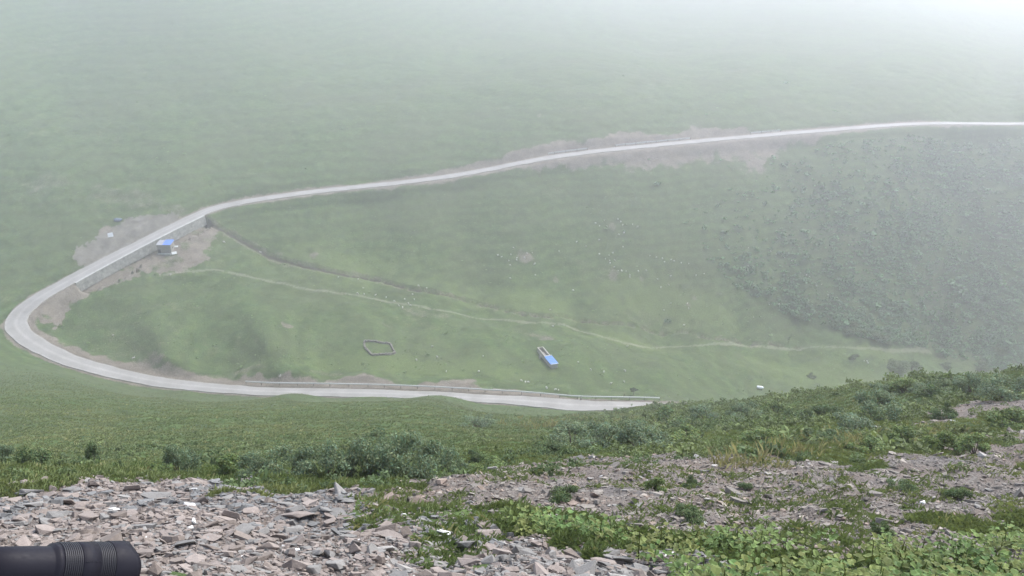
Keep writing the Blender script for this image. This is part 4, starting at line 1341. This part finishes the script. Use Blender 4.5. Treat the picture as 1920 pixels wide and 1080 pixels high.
flocks = [
 ('white sheep grazing round the bare patch left of the middle of the far slope', 'sheep round the left bare patch',
  [(963,465),(934,479),(940,482),(958,478),(954,489),(969,484),(969,488),(983,483),(984,484),(998,474),(1001,496),(1003,495),(957,498),(1004,516),(957,522),(988,475)]),
 ('white sheep grazing high on the far slope around the upper bare patch', 'sheep round the upper bare patch',
  [(1117,419),(1124,424),(1133,414),(1158,412),(1164,416),(1168,422),(1167,423),(1175,421),(1186,421),(1195,426),(1138,424),(1170,437),(1160,440),(1123,450),(1081,454),(1099,463),(1168,463),(1048,472)]),
 ('white sheep grazing right of the crescent-shaped bare patch of the far slope', 'sheep by the crescent bare patch',
  [(1124,477),(1135,486),(1142,479),(1143,489),(1149,475),(1144,494),(1153,488),(1151,501),(1159,508),(1165,507),(1166,509),(1174,509),(1181,516),(1181,520),(1197,509),(1211,508)]),
 ('white sheep strung out in a line across the right of the far slope', 'sheep in the right-hand line',
  [(1218,480),(1230,483),(1242,485),(1246,491),(1258,487),(1264,490),(1277,493),(1291,495),(1305,517),(1320,514)]),
 ('white sheep scattered loosely low on the far slope, above the stream', 'sheep low on the far slope',
  [(1233,524),(1257,518),(1254,535),(1239,539),(1257,569),(1245,582),(1291,579),(1289,569),(1282,610),(1032,581),(1075,545)]),
 ('white sheep at the edge of the shrub slope', 'sheep at the edge of the shrubs',
  [(1390,462),(1403,465),(1445,472),(1455,477),(1471,484),(1484,489),(1489,500),(1403,499),(1530,536),(1540,534),(1552,553),(1572,568),(1575,571),(1402,508),(1430,546),(1460,571),(1512,516),(1518,519)]),
 ('white sheep crossing the narrow pale path in the valley', 'sheep on the path',
  [(634,520),(672,524),(681,540),(671,551),(683,552),(704,554),(724,558),(740,565),(748,573),(755,577),(759,561),(766,569),(770,573),(774,552),(777,562),(785,536),(800,541)]),
 ('white sheep alone on the grass between the pen and the long shed', 'sheep between the pen and the shed',
  [(781,675),(810,650),(820,670),(837,697),(906,668),(898,697)]),
 ('white sheep on the grass between the long shed and the lower road', 'sheep below the shed', [(978,714),(985,717),(991,717),(1025,728),(1041,731),(1047,732)]),
 ('white sheep on the grass right of the long shed', 'sheep right of the shed', [(1084,679),(1108,693),(1132,698),(1145,720),(1170,716),(1172,696)]),
 ('white sheep standing together beside the round bush on the valley floor', 'sheep by the round bush', [(1620,677),(1625,678),(1627,681)]),
 ('white sheep on the valley grass just below the narrow path', 'sheep below the path', [(1037,612),(1176,649),(1413,595),(1442,571)]),
]
for lab, grp, ps in flocks:
    for (u, v) in ps:
        p = hit(u, v + 1.2, 150)
        o = link('sheep', SHEEP)
        s = random.uniform(.55, .8)
        o.scale = (s, s, s); o.rotation_euler = (0, 0, random.uniform(0, 6.28)); o.location = p
        tag(o, lab, 'sheep', grp)
# pale stones in the stream bed and on the grass (too small to show more than a fleck)
PS = [(525,705,'white stone low on the grass just above the lower road bend'),(488,473,'white stone right of the upper part of the gully'),(420,454,'white stone beside the yard of the hut'),
      (320,515,'flat pale stone at the start of the narrow path'),(250,671,'pale stone in the soil bank of the hairpin'),(212,629,'white stone on the grass inside the hairpin')]
for u, v, l in PS:
    put_rock(u, v, 8, 4, 1, l, None, 'pale_stone', None, .2, 190)

# ------------------------------------------------------------------ telephoto lens at the bottom left, on a low tripod
LB, nt, b = new_mat('lens_black')
b.inputs['Base Color'].default_value = (.009, .008, .012, 1); b.inputs['Roughness'].default_value = .42
b.inputs['Specular IOR Level'].default_value = .15
nt.links.new(ramp(nt, pos_noise(nt, 180, 4, .7, True), [(.3, .5), (.7, .68)]), b.inputs['Roughness'])
LR = simple_mat('ribbed_rubber', (.009, .008, .011), .55, .2, 60, True, 0, .01)
GP = simple_mat('grey_plate', (.34, .35, .34), .5, .1, 20, True, 0, .01, .1)
WT = simple_mat('white_print', (.55, .55, .56), .6, .05, 20)
Dl = 1.40
tip = Vector(at(243, 1062, Dl * 1.14)); tail = Vector(at(-60, 1066, Dl))
axis = (tip - tail).normalized(); Ltot = (tip - tail).length
root = empty('camera', tail)
root.rotation_mode = 'QUATERNION'
root.rotation_quaternion = axis.to_track_quat('X', 'Z')
tag(root, 'black telephoto zoom lens of a camera poking in at the bottom left corner', 'camera')
px = Dl / F                                 # metres per photo pixel there
def turn(bm, prof, seg=64, fn=None, close=True):
    rings = []
    for x, r in prof:
        rings.append([bm.verts.new((x + (fn(2 * math.pi * k / seg, x) if fn else 0), r * math.cos(2 * math.pi * k / seg), r * math.sin(2 * math.pi * k / seg))) for k in range(seg)])
    for a_, b_ in zip(rings, rings[1:]):
        for k in range(seg): bm.faces.new((a_[k], a_[(k + 1) % seg], b_[(k + 1) % seg], b_[k]))
    if close: bm.faces.new(rings[0]); bm.faces.new(rings[-1])
X0 = lambda u: (u + 60) / 312.0 * Ltot
r_l, r_m, r_h = 41 * px, 48.5 * px, 52 * px
bm = bmesh.new()
turn(bm, [(0, r_l * .96), (X0(40), r_l), (X0(78), r_l * 1.0), (X0(82), r_l * 1.02), (X0(86), r_m * .97), (X0(100), r_m * .985)])
lb = obj('lens_barrel', bm, LB, root, True)
def ridged(u0, u1, n_, rad, depth):
    pr = []
    for i in range(n_):
        a_ = X0(u0 + (u1 - u0) * i / n_); s_ = (X0(u1) - X0(u0)) / n_
        pr += [(a_, rad - depth), (a_ + s_ * .18, rad), (a_ + s_ * .78, rad), (a_ + s_ * .92, rad - depth)]
    return pr
bm = bmesh.new(); turn(bm, ridged(96, 132, 9, r_m * 1.02, r_m * .03)); obj('zoom_ring', bm, LR, lb)
bm = bmesh.new(); turn(bm, [(X0(132), r_m * 1.0)] + [(X0(133), r_m * 1.03), (X0(168), r_m * 1.04)]); sc_ = obj('scale_ring', bm, LB, lb, True)
bm = bmesh.new(); turn(bm, ridged(168, 198, 8, r_m * 1.045, r_m * .03)); obj('focus_ring', bm, LR, lb)
bm = bmesh.new()
for u_, w_ in ((137, 8), (147, 3.5), (155, 3.5), (163, 3.0)):
    for q in range(2):
        add_box(bm, (X0(u_) + q * w_ * px * .55, -r_m * 1.045 * math.sin(R(48)), r_m * 1.045 * math.cos(R(48))), (w_ * px * .45, .0006, 2.2 * px), Matrix.Rotation(R(48), 3, 'X'))
obj('focal_length_marks', bm, HOLE, sc_)
bm = bmesh.new()
def petal(a, x): return 0.0 if x < X0(225) else (7 * px) * (math.cos(2 * a) - .35 * math.cos(4 * a)) * (1 if abs(x - X0(250)) < .02 else .4)
hp_ = [(X0(198), r_h * .985), (X0(199), r_h), (X0(222), r_h * 1.015), (X0(236), r_h * 1.01), (X0(246), r_h * 1.0), (X0(244), r_h * .93), (X0(225), r_h * .93), (X0(205), r_h * .9)]
turn(bm, hp_, 96, petal, False); hd = obj('lens_hood', bm, LB, lb, True)
bm = bmesh.new(); turn(bm, [(X0(206), .001), (X0(207), r_h * .5), (X0(206), r_h * .86), (X0(204), r_h * .89)], 48, None, False)
gl, nt, b = new_mat('front_glass'); b.inputs['Base Color'].default_value = (.02, .02, .03, 1); b.inputs['Roughness'].default_value = .05
obj('front_element', bm, gl, lb, True)
bm = bmesh.new(); add_box(bm, (-.045, 0, -.01), (.088, .135, .105), None, .012); add_box(bm, (-.045, 0, .058), (.07, .06, .04), None, .01); obj('camera_body', bm, LB, root)
bm = bmesh.new(); add_box(bm, (X0(62), -.0, -r_l - .018), (.07, .05, .03), None, .004); obj('lens_foot', bm, LB, lb)
# tripod below, most of it under the picture's edge
foot = tail + axis * X0(45)
tz = -1.62
troot = empty('tripod', (foot.x, foot.y, tz))
tag(troot, 'grey-topped low tripod carrying the camera with the telephoto lens, only its plate in view', 'tripod')
hh = foot.z - tz
bm = bmesh.new(); add_box(bm, (0, -.052, hh - 8 * px), (58 * px, .05, 16 * px), Matrix.Rotation(R(-25), 3, 'X'), .003)
bmesh.ops.translate(bm, vec=(0, .0, 0), verts=bm.verts)
obj('plate', bm, GP, troot)
bm = bmesh.new(); add_tube(bm, [(0, 0, .32), (0, 0, hh - .07)], [.016, .014], 14); add_tube(bm, [(0, 0, hh - .16), (0, 0, hh - .06)], [.03, .024], 16); obj('centre_column', bm, LB, troot)
for k in range(3):
    a = R(90 + 120 * k)
    bm = bmesh.new(); add_tube(bm, [(.02 * math.cos(a), .02 * math.sin(a), hh - .17), (.2 * math.cos(a), .2 * math.sin(a), .22), (.34 * math.cos(a), .34 * math.sin(a), -.01)], [.015, .013, .010], 10); obj('leg', bm, LB, troot)

# ------------------------------------------------------------------ mist over the valley
x0, x1, y0, y1, z0, z1 = -1340, 1340, -42, 1320, float(GZ.min()) - 1.2, 2.5
bm = bmesh.new(); add_box(bm, ((x0 + x1) / 2, (y0 + y1) / 2, (z0 + z1) / 2), (x1 - x0, y1 - y0, z1 - z0))
hz, nt, b = new_mat('mist')
nt.nodes.remove(b)
pv = N(nt, 'ShaderNodeVolumePrincipled')
pv.inputs['Color'].default_value = (*HAZE_COLOR, 1)
pv.inputs['Density'].default_value = HAZE_DENSITY
pv.inputs['Anisotropy'].default_value = HAZE_G
nt.links.new(pv.outputs[0], nt.nodes['Material Output'].inputs['Volume'])
tag(obj('haze', bm, hz), kind='stuff')
